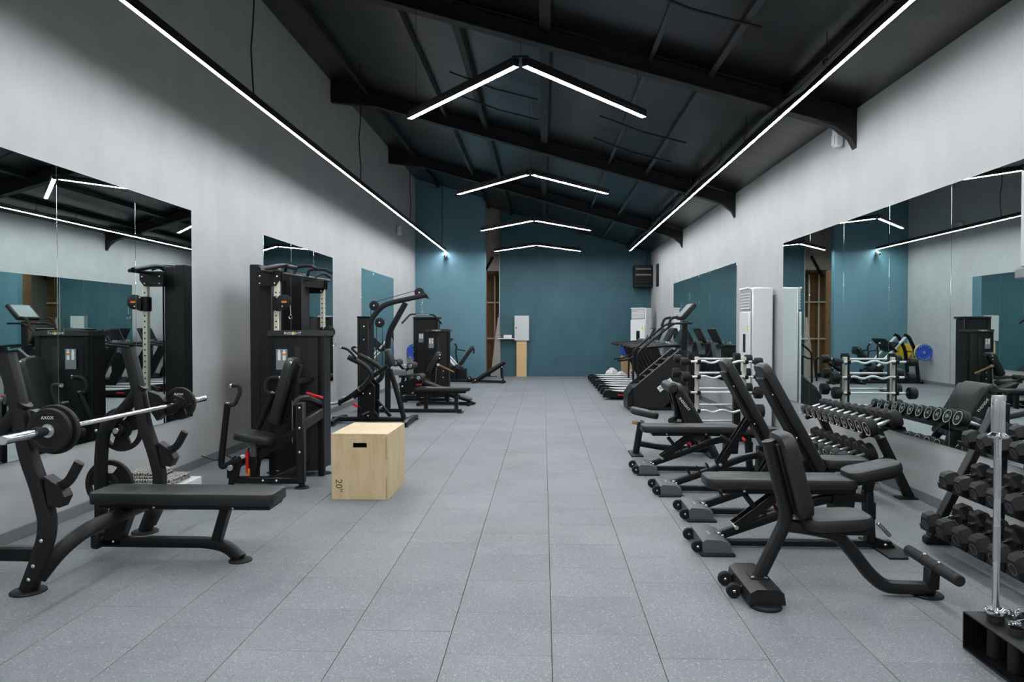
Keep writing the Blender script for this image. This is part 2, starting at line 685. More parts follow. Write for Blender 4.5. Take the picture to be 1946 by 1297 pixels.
def build_room():
    # floor slab and loose-laid rubber tiles in running bond
    fl = struct('floor', MB().box(((XL + XR) / 2, (YB + YF) / 2 + 1, -0.11), (XR - XL + 0.4, YB - YF + 3.2, 0.18), b=0.001), 'rubber', 'grey speckled rubber tile floor of the gym hall')
    P, G, T = 0.5, 0.003, 0.02
    cells = []
    k0 = math.floor((XL - 0.04) / P)
    for k in range(k0, k0 + 16):
        x0, x1 = max(XL, 0.04 + k * P), min(XR, 0.04 + (k + 1) * P)
        if x1 - x0 < 0.02: continue
        off = 0.11 if k % 2 == 0 else 0.36
        y = YF + off - P
        while y < YB + 0.05:
            y0, y1 = max(YF, y), min(YB + 0.05, y + P)
            if y1 - y0 > 0.02: cells.append((x0, x1, y0, y1))
            y += P
    vis = []
    rest = []
    for c in cells:
        yc, xc = (c[2] + c[3]) / 2, (c[0] + c[1]) / 2
        px = 1033 + F_PX * xc / max(yc, 0.1)
        (vis if (yc > 2.95 and -60 < px < 2000) else rest).append(c)
    vis.sort(key=lambda c: c[2])
    rest += vis[300:]
    vis = vis[:300]
    cache = {}
    for x0, x1, y0, y1 in vis:
        key = (round(x1 - x0, 3), round(y1 - y0, 3))
        if key not in cache:
            cache[key] = MB().box((0, 0, -T / 2), (x1 - x0 - G, y1 - y0 - 0.0016, T), b=0.0008).mesh('tile', mats='rubber_floor')
        o = bpy.data.objects.new('tile', cache[key])
        o.location = ((x0 + x1) / 2, (y0 + y1) / 2, random.uniform(-0.0006, 0.0))
        o.parent = fl
        COL.objects.link(o)
    mb = MB()
    for x0, x1, y0, y1 in rest:
        mb.box(((x0 + x1) / 2, (y0 + y1) / 2, -T / 2), (x1 - x0 - G, y1 - y0 - 0.0016, T), b=0.0008)
    mb.build('tile_field', 'rubber_floor', fl, kind='stuff')
    # walls
    th = 0.2
    struct('wall_left', MB().box((XL - th / 2, (YB + YF) / 2, ZL / 2 + 0.1), (th, YB - YF + 0.4, ZL + 0.2), b=0.001), 'concrete', 'tall grey trowelled plaster wall with mirrors on the left')
    struct('wall_right', MB().box((XR + th / 2, (YB + YF) / 2, ZR / 2 + 0.1), (th, YB - YF + 0.4, ZR + 0.2), b=0.001), 'concrete', 'low grey trowelled plaster wall with mirrors on the right')
    struct('wall_front', MB().prism([(XL, YF - 0.1, -0.02), (XR, YF - 0.1, -0.02), (XR, YF - 0.1, ZR), (XL, YF - 0.1, ZL)], (0, 0.2, 0)), 'concrete', 'grey wall behind the viewer')
    # blue end wall in two pieces with an unfinished opening between them
    xa, xb, zo = -1.708, -1.375, 5.2
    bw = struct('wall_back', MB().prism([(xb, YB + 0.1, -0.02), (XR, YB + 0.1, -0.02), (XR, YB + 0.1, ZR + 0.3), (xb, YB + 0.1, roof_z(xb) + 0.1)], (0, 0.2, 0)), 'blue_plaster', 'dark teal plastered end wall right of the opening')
    struct('wall_back_section', MB().prism([(XL, YP + 0.1, -0.02), (xa, YP + 0.1, -0.02), (xa, YP + 0.1, roof_z(xa) + 0.1), (XL, YP + 0.1, ZL + 0.1)], (0, 0.2, 0)), 'lit_blue_plaster', 'narrow blue plastered end wall left of the opening, strip light painted in')
    rec = struct('wall_recess', MB()
                 .box((-1.75, YB + 1.35, 2.8), (2.0, 0.1, 5.6), b=0.001)
                 .box((-2.70, YB + 0.0, 2.8), (0.1, 2.6, 5.6), b=0.001)
                 .box((xb + 0.55, YB + 0.75, 2.8), (0.1, 1.1, 5.6), b=0.001)
                 .box((-1.75, YB + 0.16, 4.32), (1.6, 0.06, 2.0), b=0.001), 'plaster_raw', 'raw plaster niche seen through the gap in the blue wall')
    for i in range(8):
        MB().box((-2.54 + i * 0.235, YB + 1.27, 1.63 + (i % 3) * 0.012), (0.225, 0.03 + 0.01 * (i % 2), 3.25), b=0.003).build('plank', 'brown_wood', rec)
    for i in range(3):
        MB().box((-2.25 + i * 0.32, YB + 1.17, 1.65), (0.05, 0.05, 3.2), b=0.003).build('steel_stud', 'pale_grey', rec)
    for z in (1.17, 2.36):
        MB().box((-1.75, YB + 1.11, z), (1.7, 0.04, 0.05), b=0.003).build('rail', 'pale_grey', rec)
    MB().bar((xa - 0.25, YB + 0.1, 3.1), (xa + 0.12, YB + 0.05, 3.75), 0.07, 0.07).build('prop', 'frame', rec)
    MB().box((xa - 0.02, YP + 0.42, 1.62), (0.03, 0.42, 3.2), b=0.003).build('jamb_board', 'brown_wood', rec)
    wl = thing('work_lamp', 'warm lamp standing inside the niche behind the blue wall', 'lamp', (-2.42, YP + 0.75, 0))
    MB().bar((-2.42, YP + 0.75, 0.02), (-2.42, YP + 0.75, 1.55), 0.03, 0.03, (0, 1, 0)).build('stand', 'frame', wl)
    MB().disc((-2.42, YP + 0.75, 0), 0.16, 0.02).build('base', 'frame', wl)
    MB().lathe([(0.015, 0), (0.05, 0.03), (0.06, 0.08), (0.045, 0.13), (0.0, 0.15)], (-2.42, YP + 0.75, 1.56), (0, 0, 1), 16).build('bulb', 'warm_bulb', wl)
    # metal edge strip on the end of the dark teal wall
    struct('trim_1', MB().box((xb - 0.012, YB + 0.1, 2.0), (0.02, 0.21, 3.9), b=0.002), 'pale_grey', 'pale metal edge strip on the end of the teal wall')
    # roof
    struct('ceiling', MB().prism([(XL - 0.2, (YB + YF) / 2 + 1, roof_z(XL - 0.2)), (XR + 0.2, (YB + YF) / 2 + 1, roof_z(XR + 0.2)), (XR + 0.2, (YB + YF) / 2 + 1, roof_z(XR + 0.2) + 0.1), (XL - 0.2, (YB + YF) / 2 + 1, roof_z(XL - 0.2) + 0.1)], (0, YB - YF + 3.2, 0)), 'roof_sheet', 'black sloping sheet metal roof underside')
    # rafters: I-sections with a flared bracket where they meet the low wall
    sx = Vector((1, 0, SL)).normalized()
    nz = Vector((-SL, 0, 1)).normalized()
    for i, y in enumerate((-1.8, 3.1, 8.0, 12.9, 17.7)):
        a, b = Vector((XL, y, roof_z(XL))), Vector((XR, y, roof_z(XR)))
        r = MB()
        for d, w, h in ((0.03, 0.16, 0.02), (0.125, 0.02, 0.18), (0.22, 0.16, 0.02)):
            r.bar(a - nz * d, b - nz * d, w, h, nz, 0.002)
        o = struct('roof_beam', r, 'beam', 'black steel rafter %s from the viewer under the sloping roof' % ORD[i])
        o['group'] = 'steel rafters'
        rz = roof_z(XR)
        g = MB().prism([Vector((XR - 0.72, y, roof_z(XR - 0.72) - 0.225)), Vector((XR - 0.22, y, roof_z(XR - 0.22) - 0.25)), Vector((XR - 0.06, y, rz - 0.31)), Vector((XR - 0.002, y, rz - 0.42)), Vector((XR - 0.002, y, rz - 0.02)), Vector((XR - 0.6, y, roof_z(XR - 0.6) - 0.05))], (0, 0.11, 0))
        g.build('haunch', 'beam', o)
        MB().prism([Vector((XL + 0.002, y, roof_z(XL) - 0.02)), Vector((XL + 0.9, y, roof_z(XL + 0.9) - 0.02)), Vector((XL + 0.9, y, roof_z(XL + 0.9) - 0.23)), Vector((XL + 0.002, y, roof_z(XL) - 0.38))], (0, 0.11, 0)).build('end_bracket', 'beam', o)
    # purlins along the hall
    for i, (x, w, m) in enumerate(((-3.1, 0.07, 'beam'), (-1.72, 0.06, 'conduit'), (-1.02, 0.09, 'beam'), (0.02, 0.12, 'beam'), (1.16, 0.05, 'conduit'), (1.80, 0.06, 'conduit'), (2.62, 0.08, 'beam'))):
        z = roof_z(x) - 0.045
        o = struct('purlin', MB().bar((x, YF, z), (x, YB, z), w, 0.085, nz, 0.002), m, '%s roof purlin from the left running the length of the hall' % ORD[i])
    # sagging hanger rods between the rafters
    for i, (x, y) in enumerate(((-0.7, 10.2), (-0.7, 11.2), (1.3, 5.4), (1.3, 6.4), (1.4, 10.3), (1.4, 11.5))):
        z = roof_z(x) - 0.12
        MB().tube([(x - 0.62, y, roof_z(x - 0.62) - 0.10), (x, y + 0.1, z - 0.01), (x + 0.62, y + 0.15, roof_z(x + 0.62) - 0.10)], 0.012, 0, 6).single('bracing_rod', 'beam', ['thin black bracing rod under the left roof slope, nearer', 'thin black bracing rod under the left roof slope, farther', 'thin black bracing rod nearest the viewer under the right roof slope', 'second black bracing rod under the right roof slope', 'third black bracing rod under the right roof slope', 'farthest black bracing rod under the right roof slope'][i], 'rod', (x, y, z), 'roof bracing rods')
    # conduit with ties beside the right-hand LED strip
    c = thing('cable_conduit', 'long grey conduit with cable ties above the right light strip', 'conduit', (2.45, 9.0, roof_z(2.45) - 0.3))
    pts = [(2.45, -1 + i * 1.15, roof_z(2.45) - 0.30 - 0.03 * math.sin(i * 2.1)) for i in range(20)]
    MB().tube(pts, 0.022, 0, 8).build('pipe', 'conduit', c)
    for i in range(12):
        y = 5.2 + i * 1.25
        MB().ring((2.45, y, roof_z(2.45) - 0.30), (0.2, 1, 0), 0.03, 0.008, 10, 5).build('cable_tie', 'cable', c)
        MB().bar((2.45, y, roof_z(2.45) - 0.3), (2.45, y, roof_z(2.45) - 0.03), 0.008, 0.008).build('hanger', 'cable', c)
    # skirtings
    struct('baseboard_left', MB().box((XL + 0.008, (YB + YF) / 2, 0.045), (0.016, YB - YF, 0.09), b=0.003), 'skirting', 'grey skirting along the left wall')
    struct('baseboard_right', MB().box((XR - 0.008, (YB + YF) / 2, 0.045), (0.016, YB - YF, 0.09), b=0.003), 'skirting', 'grey skirting along the right wall')


build_room()


def wall_mirror(side, y_list, z0, z1, label, bevel=0.004):
    x = XL if side < 0 else XR
    t = thing('wall_mirror', label, 'mirror', (x - side * 0.005, (y_list[0] + y_list[-1]) / 2, z0))
    MB().box((x - side * 0.0025, (y_list[0] + y_list[-1]) / 2, (z0 + z1) / 2), (0.004, y_list[-1] - y_list[0] + 0.004, z1 - z0 + 0.004), b=0.0005).build('backing', 'pale_grey', t)
    for a, b in zip(y_list[:-1], y_list[1:]):
        MB().box((x - side * 0.0080, (a + b) / 2, (z0 + z1) / 2), (0.005, b - a - 0.004, z1 - z0 - 0.002), b=0.0008).build('mirror_pane', 'mirror_glass', t)


wall_mirror(-1, [3.33, 4.413, 5.499, 6.585, 7.665], 0.575, 2.79, 'large wall mirror of four panes behind the bench press station')
wall_mirror(-1, [9.67, 10.745, 11.82, 12.9], 0.575, 2.785, 'three-pane wall mirror behind the functional trainer')
wall_mirror(-1, [14.95, 16.03, 17.11, 18.19], 0.575, 2.77, 'farthest three-pane mirror on the left wall')
wall_mirror(1, [3.93, 5.02, 6.1, 7.165, 8.23, 9.255, 10.276], 0.55, 2.705, 'long wall mirror of six panes behind the dumbbell racks')
wall_mirror(1, [12.72, 13.73, 14.74, 15.75, 16.76, 17.78, 18.8], 0.55, 2.66, 'far wall mirror behind the treadmills and stair climber')

# ---------------------------------------------------------------- luminaires
ZLED = 3.78


def led_strip(p, q, parent, w=0.050):
    p, q = Vector(p), Vector(q)
    x, y, z = frame_of(q - p)
    h = MB().bar(p + z * 0.045, q + z * 0.045, w + 0.012, 0.05, b=0.003)
    for s in (-1, 1):
        h.bar(p + y * (s * (w / 2 + 0.003)) + z * 0.010, q + y * (s * (w / 2 + 0.003)) + z * 0.010, 0.004, 0.036, b=0.001)
    for e, d in ((p, 1), (q, -1)):
        h.bar(e + z * 0.010, e + x * (d * 0.004) + z * 0.010, w, 0.036, b=0.001)
    h.build('housing', 'frame', parent)
    MB().bar(p + x * 0.006 - z * 0.0045, q - x * 0.006 - z * 0.0045, w, 0.010, b=0.001).build('diffuser', 'led_diffuser', parent)


def lights():
    for x, lab, ys in ((-2.885, 'long linear LED strip hanging beside the left wall', (2.9, 7.13, 11.35, 15.65, 20.6)), (2.52, 'long linear LED strip hanging beside the right wall', (3.2, 8.4, 12.6, 17.0, 20.8))):
        t = thing('linear_light', lab, 'light', (x, 10.0, ZLED))
        led_strip((x, -5.0, ZLED), (x, 21.32 if x < 0 else 21.45, ZLED), t, 0.030)
        for i, y in enumerate(ys):
            zt = roof_z(x)
            b = MB()
            pts = [(x + 0.012 * math.sin(k * 1.7 + i), y + 0.02 * math.sin(k * 1.3 + i * 2), zt - (zt - ZLED - 0.06) * k / 8) for k in range(9)]
            b.tube(pts, 0.009, 0, 6)
            b.build('power_cable', 'cable', t)
    for i, y in enumerate((-2.8, 1.75, 6.238, 10.679, 15.271, 19.833)):
        lab = ['V-shaped LED pendant hanging behind the viewer', 'V-shaped LED pendant overhead, just above the top of the view', 'nearest V-shaped LED pendant in view, largest of the chevrons', 'second V-shaped LED pendant from the viewer', 'third V-shaped LED pendant from the viewer', 'farthest and smallest V-shaped LED pendant'][i]
        t = thing('chevron_light', lab, 'light', (-0.2, y, ZLED), 'chevron pendants')
        led_strip((-0.235, y + 0.03, ZLED), (-1.44, y + 1.55, ZLED), t)
        led_strip((-0.165, y + 0.03, ZLED), (1.07, y + 1.60, ZLED), t)
        MB().box((-0.2, y + 0.02, ZLED + 0.06), (0.14, 0.07, 0.02), b=0.003).build('joint_plate', 'frame', t)
        zt = roof_z(-0.2)
        for (x, yy) in ((-0.2, y + 0.02), (-1.35, y + 1.44), (0.98, y + 1.48)):
            MB().bar((x, yy, ZLED + 0.06), (x, yy, roof_z(x)), 0.004, 0.004, b=0.0005).build('suspension_wire', 'cable', t)


lights()

# ================================================================ LEFT SIDE
Za, Zb = zm(0, 820, 3.604), zm(0, 640, 4.865)
Zc, Zd = zm(400, 660, 4.633), zm(460, 420, 5.4056)
Ze, Zf = zm(600, 520, 4.3225), zm(740, 590, 6.483)


def V(*a): return Vector(a)


def setY(p, y): return Vector((p.x, y, p.z))


def setpts(ps, y): return [setY(p, y) for p in ps]


def weight_plate(c, R, T, label, m='rubber', spokes=True, group='weight plates', text='AXOX', axis=(0, 1, 0), bore=0.026, face=-1, tm='white_print'):
    """Plate standing on edge; three grip openings leave three broad spokes."""
    t = thing('weight_plate', label, 'weight plate', c, group)
    c = Vector(c)
    x, y, z = frame_of(axis)
    b = MB()
    h = T / 2
    if spokes:
        b.lathe([(R * 0.80, -h), (R * 0.97, -h), (R, -h * 0.6), (R, h * 0.6), (R * 0.97, h), (R * 0.80, h), (R * 0.80, -h)], c, axis, 32)
        b.lathe([(bore, -h), (R * 0.40, -h), (R * 0.44, -h * 0.7), (R * 0.44, h * 0.7), (R * 0.40, h), (bore, h), (bore, -h)], c, axis, 24)
        for k in range(3):
            a0 = k * 2 * PI / 3 + 0.5
            pl = []
            for rr, da in ((0.40, -0.75), (0.84, -0.52), (0.84, 0.0), (0.84, 0.52), (0.40, 0.75)):
                a = a0 + da
                pl.append(c + (y * math.cos(a) + z * math.sin(a)) * (R * rr))
            b.prism(pl, x * (T * 0.6))
    else:
        b.lathe([(bore, -h), (R * 0.28, -h), (R * 0.32, -h * 0.75), (R * 0.72, -h * 0.75), (R * 0.76, -h), (R * 0.97, -h), (R, -h * 0.6), (R, h * 0.6), (R * 0.97, h), (R * 0.76, h), (R * 0.72, h * 0.75), (R * 0.32, h * 0.75), (R * 0.28, h), (bore, h), (bore, -h)], c, axis, 32)
    b.build('disc', m, t)
    MB().lathe([(bore - 0.001, -h - 0.002), (bore + 0.012, -h - 0.002), (bore + 0.012, h + 0.002), (bore - 0.001, h + 0.002), (bore - 0.001, -h - 0.002)], c, axis, 20).build('bore_ring', 'steel', t)
    if text:
        ux = V(1, 0, 0) if face < 0 else V(-1, 0, 0)
        if abs(Vector(axis).y) > 0.9:
            lettering(text, R * 0.2, c + V(0, face * (h + 0.001), R * 0.58), ux, (0, 0, 1), tm, t)
    return t


def arc_lettering(word, c, R, size, a0, step, m, parent):
    """Letters set round a plate whose face looks towards -y."""
    b = MB()
    for k, ch in enumerate(word):
        a = a0 - k * step
        d = V(math.cos(a), 0, math.sin(a))
        u = V(math.sin(a), 0, -math.cos(a))
        vs, fs = text_mb(ch, size)
        b.add([c + d * (R + v.y * size) + u * (v.x * size) + V(0, -0.0012, 0) for v in vs], fs)
    o = bpy.data.objects.new('lettering', b.mesh('lettering', LOC[parent.name], m))
    COL.objects.link(o)
    o.parent = parent
    return o


def bench_press():
    root = thing('bench_press', 'black flat bench press station with angled uprights at the left edge', 'bench press', (-2.6, 4.66, 0))
    ys = (4.05, 5.28)
    prof = [Za(195, 1085, 4.05), Za(265, 900, 4.05), Za(322, 720, 4.05), Za(328, 600, 4.05), Za(275, 385, 4.05), Zb(258, 1090, 4.05), Zb(165, 560, 4.05), Zb(58, 170, 4.05)]
    for y in ys:
        up = MB().rtube(setpts(prof, y), 0.095, 0.095, 0.12, 0.038, (0, 1, 0))
        o = up.build('upright', 'frame_soft', root)
        MB().rtube([prof[-1].lerp(prof[-2], -0.01) + V(0, y - 4.05, 0), prof[-1].lerp(prof[-2], 0.03) + V(0, y - 4.05, 0)], 0.098, 0.098, 0, 0.038, (0, 1, 0)).build('end_cap', 'rubber', o)
        MB().disc((prof[0].x, y, 0), 0.095, 0.014).build('foot', 'rubber', root)
        # rear leg, lower tie
        q = [V(-2.985, y, 1.10), V(-3.12, y, 0.92), V(-3.285, y, 0.78), V(-3.31, y, 0.55), V(-3.31, y, 0.012)]
        MB().rtube(q, 0.085, 0.085, 0.13, 0.03, (0, 1, 0)).build('rear_leg', 'frame', root)
        MB().disc((-3.31, y, 0), 0.09, 0.014).build('foot', 'rubber', root)
        MB().bar((-3.31, y, 0.225), (prof[1].x, y, 0.225), 0.06, 0.085, b=0.012).build('side_rail', 'frame', root)
        # J-hook and spotter hook in front of the upright
        hk = MB()
        hk.rtube([V(-2.86, y, 0.90), V(-2.77, y, 0.905), V(-2.735, y, 0.925), V(-2.69, y, 1.01)], 0.05, 0.028, 0.03, 0.008, (0, 1, 0))
        hk.prism([V(-2.93, y, 1.06), V(-2.84, y, 1.03), V(-2.80, y, 0.98), V(-2.80, y, 0.89), V(-2.86, y, 0.84), V(-2.90, y, 0.9)], (0, 0.075, 0))
        hk.build('bar_hook', 'frame', root)
        h2 = MB()
        h2.rtube([V(-2.86, y, 0.60), V(-2.735, y, 0.63), V(-2.665, y, 0.755)], 0.055, 0.04, 0.05, 0.014, (0, 1, 0))
        h2.prism([V(-2.85, y, 0.68), V(-2.76, y, 0.62), V(-2.73, y, 0.56), V(-2.76, y, 0.50), V(-2.83, y, 0.51)], (0, 0.08, 0))
        h2.build('spotter_hook', 'frame_soft', root)
        s = -1 if y < 4.6 else 1
        for (xx, zz) in ((-3.20, 0.757), (-3.30, 0.34)):
            MB().cyl((xx, y, zz), (xx, y + s * 0.22, zz), 0.024).build('storage_horn', 'steel', root)
            MB().cyl((xx, y + s * 0.03, zz), (xx, y + s * 0.05, zz), 0.045).build('horn_collar', 'frame', root)
    n = V(0, -1, 0)
    bolts(root, [Za(283, 752, 4.0), Za(228, 925, 4.0), Za(197, 1018, 4.0)], n, 0.012)
    bolts(root, [setY(at(190, 817, 5.28), 5.235), V(-3.31, 4.0, 0.225)], n, 0.012)
    # arched tie beam along Y between the uprights
    MB().rtube([V(-2.93, 4.07, 0.08), V(-2.84, 4.12, 0.22), V(-2.78, 4.26, 0.30), V(-2.755, 4.5, 0.31), V(-2.755, 4.83, 0.31), V(-2.78, 5.07, 0.30), V(-2.84, 5.21, 0.22), V(-2.93, 5.26, 0.08)], 0.08, 0.09, 0.10, 0.02).build('cross_beam', 'frame', root)
    # bench
    MB().pad((-2.345, 4.70, 0.420), 1.22, 0.30, 0.080, rc=0.05, re=0.012).build('bench_pad', 'pad', root)
    MB().box((-2.33, 4.70, 0.366), (1.14, 0.24, 0.03), b=0.008).build('pad_board', 'frame', root)
    MB().rtube([V(-2.95, 4.70, 0.105), V(-2.22, 4.70, 0.105), V(-2.08, 4.68, 0.085), V(-1.985, 4.66, 0.012)], 0.075, 0.07, 0.1, 0.02).build('base_rail', 'frame', root)
    MB().disc((-1.985, 4.655, 0), 0.075, 0.012).build('foot', 'rubber', root)
    MB().box((-2.97, 4.70, 0.115), (0.06, 0.10, 0.11), b=0.02).build('end_cap', 'rubber', root)
    MB().prism([V(-2.93, 4.70, 0.075), V(-2.80, 4.70, 0.10), V(-2.70, 4.70, 0.37), V(-2.86, 4.70, 0.37)], (0, 0.075, 0)).build('rear_post', 'frame', root)
    MB().bar((-2.165, 4.70, 0.11), (-2.085, 4.70, 0.375), 0.06, 0.075, (0, 1, 0)).build('front_post', 'frame', root)
    bolts(root, [V(-2.79, 4.655, 0.28), V(-2.84, 4.655, 0.115), V(-2.0, 4.575, 0.366), V(-2.52, 4.575, 0.366)], n, 0.009)


bench_press()


def barbell():
    x, z = -2.745, 0.957
    t = thing('barbell', 'long chrome barbell resting in the bench press hooks', 'barbell', (x, 4.66, z))
    MB().cyl((x, 4.00, z), (x, 5.32, z), 0.0145, 16).build('shaft', 'chrome', t)
    for s in (-1, 1):
        y0 = 4.66 + s * 0.66
        MB().cyl((x, y0, z), (x, y0 + s * 0.44, z), 0.025, 18).build('sleeve', 'chrome', t)
        MB().cyl((x, y0 - s * 0.03, z), (x, y0 + s * 0.012, z), 0.036, 18).build('collar', 'frame', t)
        MB().cyl((x, y0 + s * (0.17 if s < 0 else 0.1), z), (x, y0 + s * (0.205 if s < 0 else 0.135), z), 0.034, 18).build('lock_clip', 'rubber', t)
    weight_plate((x, 3.962, z), 0.14, 0.036, 'larger black plate on the near end of the bench press barbell', group=None, spokes=False, text=None)
    weight_plate((x, 3.915, z), 0.125, 0.034, 'smaller lettered black plate outermost on the near barbell end', group=None, spokes=False, text='AXOX')
    weight_plate((x, 5.365, z), 0.122, 0.034, 'black plate on the far end of the bench press barbell', group=None)
    weight_plate((-3.20, 5.37, 0.757), 0.168, 0.036, 'spoked black plate on the upper horn behind the bench', group=None)
    weight_plate((-3.30, 5.37, 0.34), 0.185, 0.038, 'black plate with red dot lettering on the lower horn behind the bench', group=None)


barbell()

# flat carton with a folded patterned blanket on it
MB().box((-3.33, 6.17, 0.095), (0.50, 0.46, 0.19), b=0.006).single('carton', 'sack', 'flat pale carton on the floor behind the bench press', 'box', (-3.33, 6.17, 0))
fb = MB()
for k, (w, d, o) in enumerate(((0.44, 0.40, 0), (0.42, 0.37, 0.012), (0.30, 0.30, -0.06), (0.27, 0.28, -0.07))):
    fb.pad((-3.36 + o, 6.15, 0.206 + k * 0.025), w, d, 0.026, rc=0.04, re=0.010)
fb.single('folded_blanket', 'zigzag_cloth', 'folded black and white zigzag blanket on the pale carton', 'blanket', (-3.36, 6.15, 0.192))


def placard(parent, c, w, h, ux=(1, 0, 0), uy=(0, 0, 1), nrm=(0, -1, 0), red=True):
    c, ux, uy, n = Vector(c), Vector(ux), Vector(uy), Vector(nrm)
    p = MB().box(c, (w, 0.006, h), (ux, -n, uy), 0.001).build('placard', 'placard', parent)
    f = MB()
    for sx in (-0.22, 0.22):
        f.box(c + n * 0.004 + ux * (sx * w) + uy * (0.16 * h), (w * 0.26, 0.002, h * 0.42), (ux, -n, uy), 0.0005)
        f.lathe([(w * 0.1, 0), (w * 0.1, 0.002)], c + n * 0.0035 + ux * (sx * w) + uy * (0.42 * h), n, 10)
    f.build('printed_figure', 'white_print', p)
    if red: MB().box(c + n * 0.006 + ux * (0.2 * w) + uy * (0.24 * h), (w * 0.3, 0.002, h * 0.09), (ux, -n, uy), 0.0005).build('red_mark', 'orange', p)
    return p


def shroud(parent, x0, x1, y0, y1, z1, logo='INSIGHT', rim=True, slot=True, z0=0.03, plac=True):
    """Weight-stack tower: two side columns, recessed bowed front, rim cap with logo."""
    xm, w = (x0 + x1) / 2, x1 - x0
    for s in (-1, 1):
        MB().rtube([(xm + s * (w / 2 - 0.035), y0 + 0.04, z0 - 0.02), (xm + s * (w / 2 - 0.035), y0 + 0.04, z1 - 0.04)], 0.07, 0.075, 0, 0.022, (0, 1, 0)).build('column', 'frame', parent)
    pl = []
    for k in range(9):
        a = -1 + 2 * k / 8
        pl.append(V(xm + a * (w / 2 - 0.06), y0 + 0.012 - 0.05 * (1 - a * a), (z0 + z1) / 2))
    pl += [V(x1 - 0.03, y1, (z0 + z1) / 2), V(x0 + 0.03, y1, (z0 + z1) / 2)]
    MB().prism(pl, (0, 0, z1 - z0 - 0.06)).build('cover', 'shroud', parent)
    if rim:
        pr = []
        for k in range(11):
            a = -1 + 2 * k / 10
            pr.append(V(xm + a * w / 2, y0 - 0.075 * (1 - a * a), z1 - 0.035))
        pr += [V(x1, y1 + 0.02, z1 - 0.035), V(x0, y1 + 0.02, z1 - 0.035)]
        c = MB().prism(pr, (0, 0, 0.05)).build('cap', 'cap_grey', parent)
        ins = []
        for k in range(11):
            a = -1 + 2 * k / 10
            ins.append(V(xm + a * w * 0.44, y0 + 0.02 - 0.075 * (1 - a * a), z1 - 0.008))
        ins += [V(x1 - 0.04, y1 - 0.01, z1 - 0.008), V(x0 + 0.04, y1 - 0.01, z1 - 0.008)]
        MB().prism(ins, (0, 0, 0.006)).build('cap_inlay', 'shroud', c)
        if logo:
            yy = y0 - 0.0785
            lettering(logo, 0.038, (xm - 0.0, yy, z1 - 0.034), (1, 0, 0), (0, 0, 1), 'white_print', c, sx=1.25)
            MB().box((xm + 0.004, yy - 0.0015, z1 - 0.034), (0.022, 0.001, 0.03), b=0.0002).build('logo_accent', 'yellow_print', c)
    if plac: placard(parent, (xm - w * 0.22, y0 - 0.036, z1 - 0.30), w * 0.20, 0.21)
    if slot:
        s = MB().box((xm + w * 0.06, y0 - 0.036, z1 - 0.45), (w * 0.09, 0.01, 0.56), b=0.003).build('stack_slot', 'cable', parent)


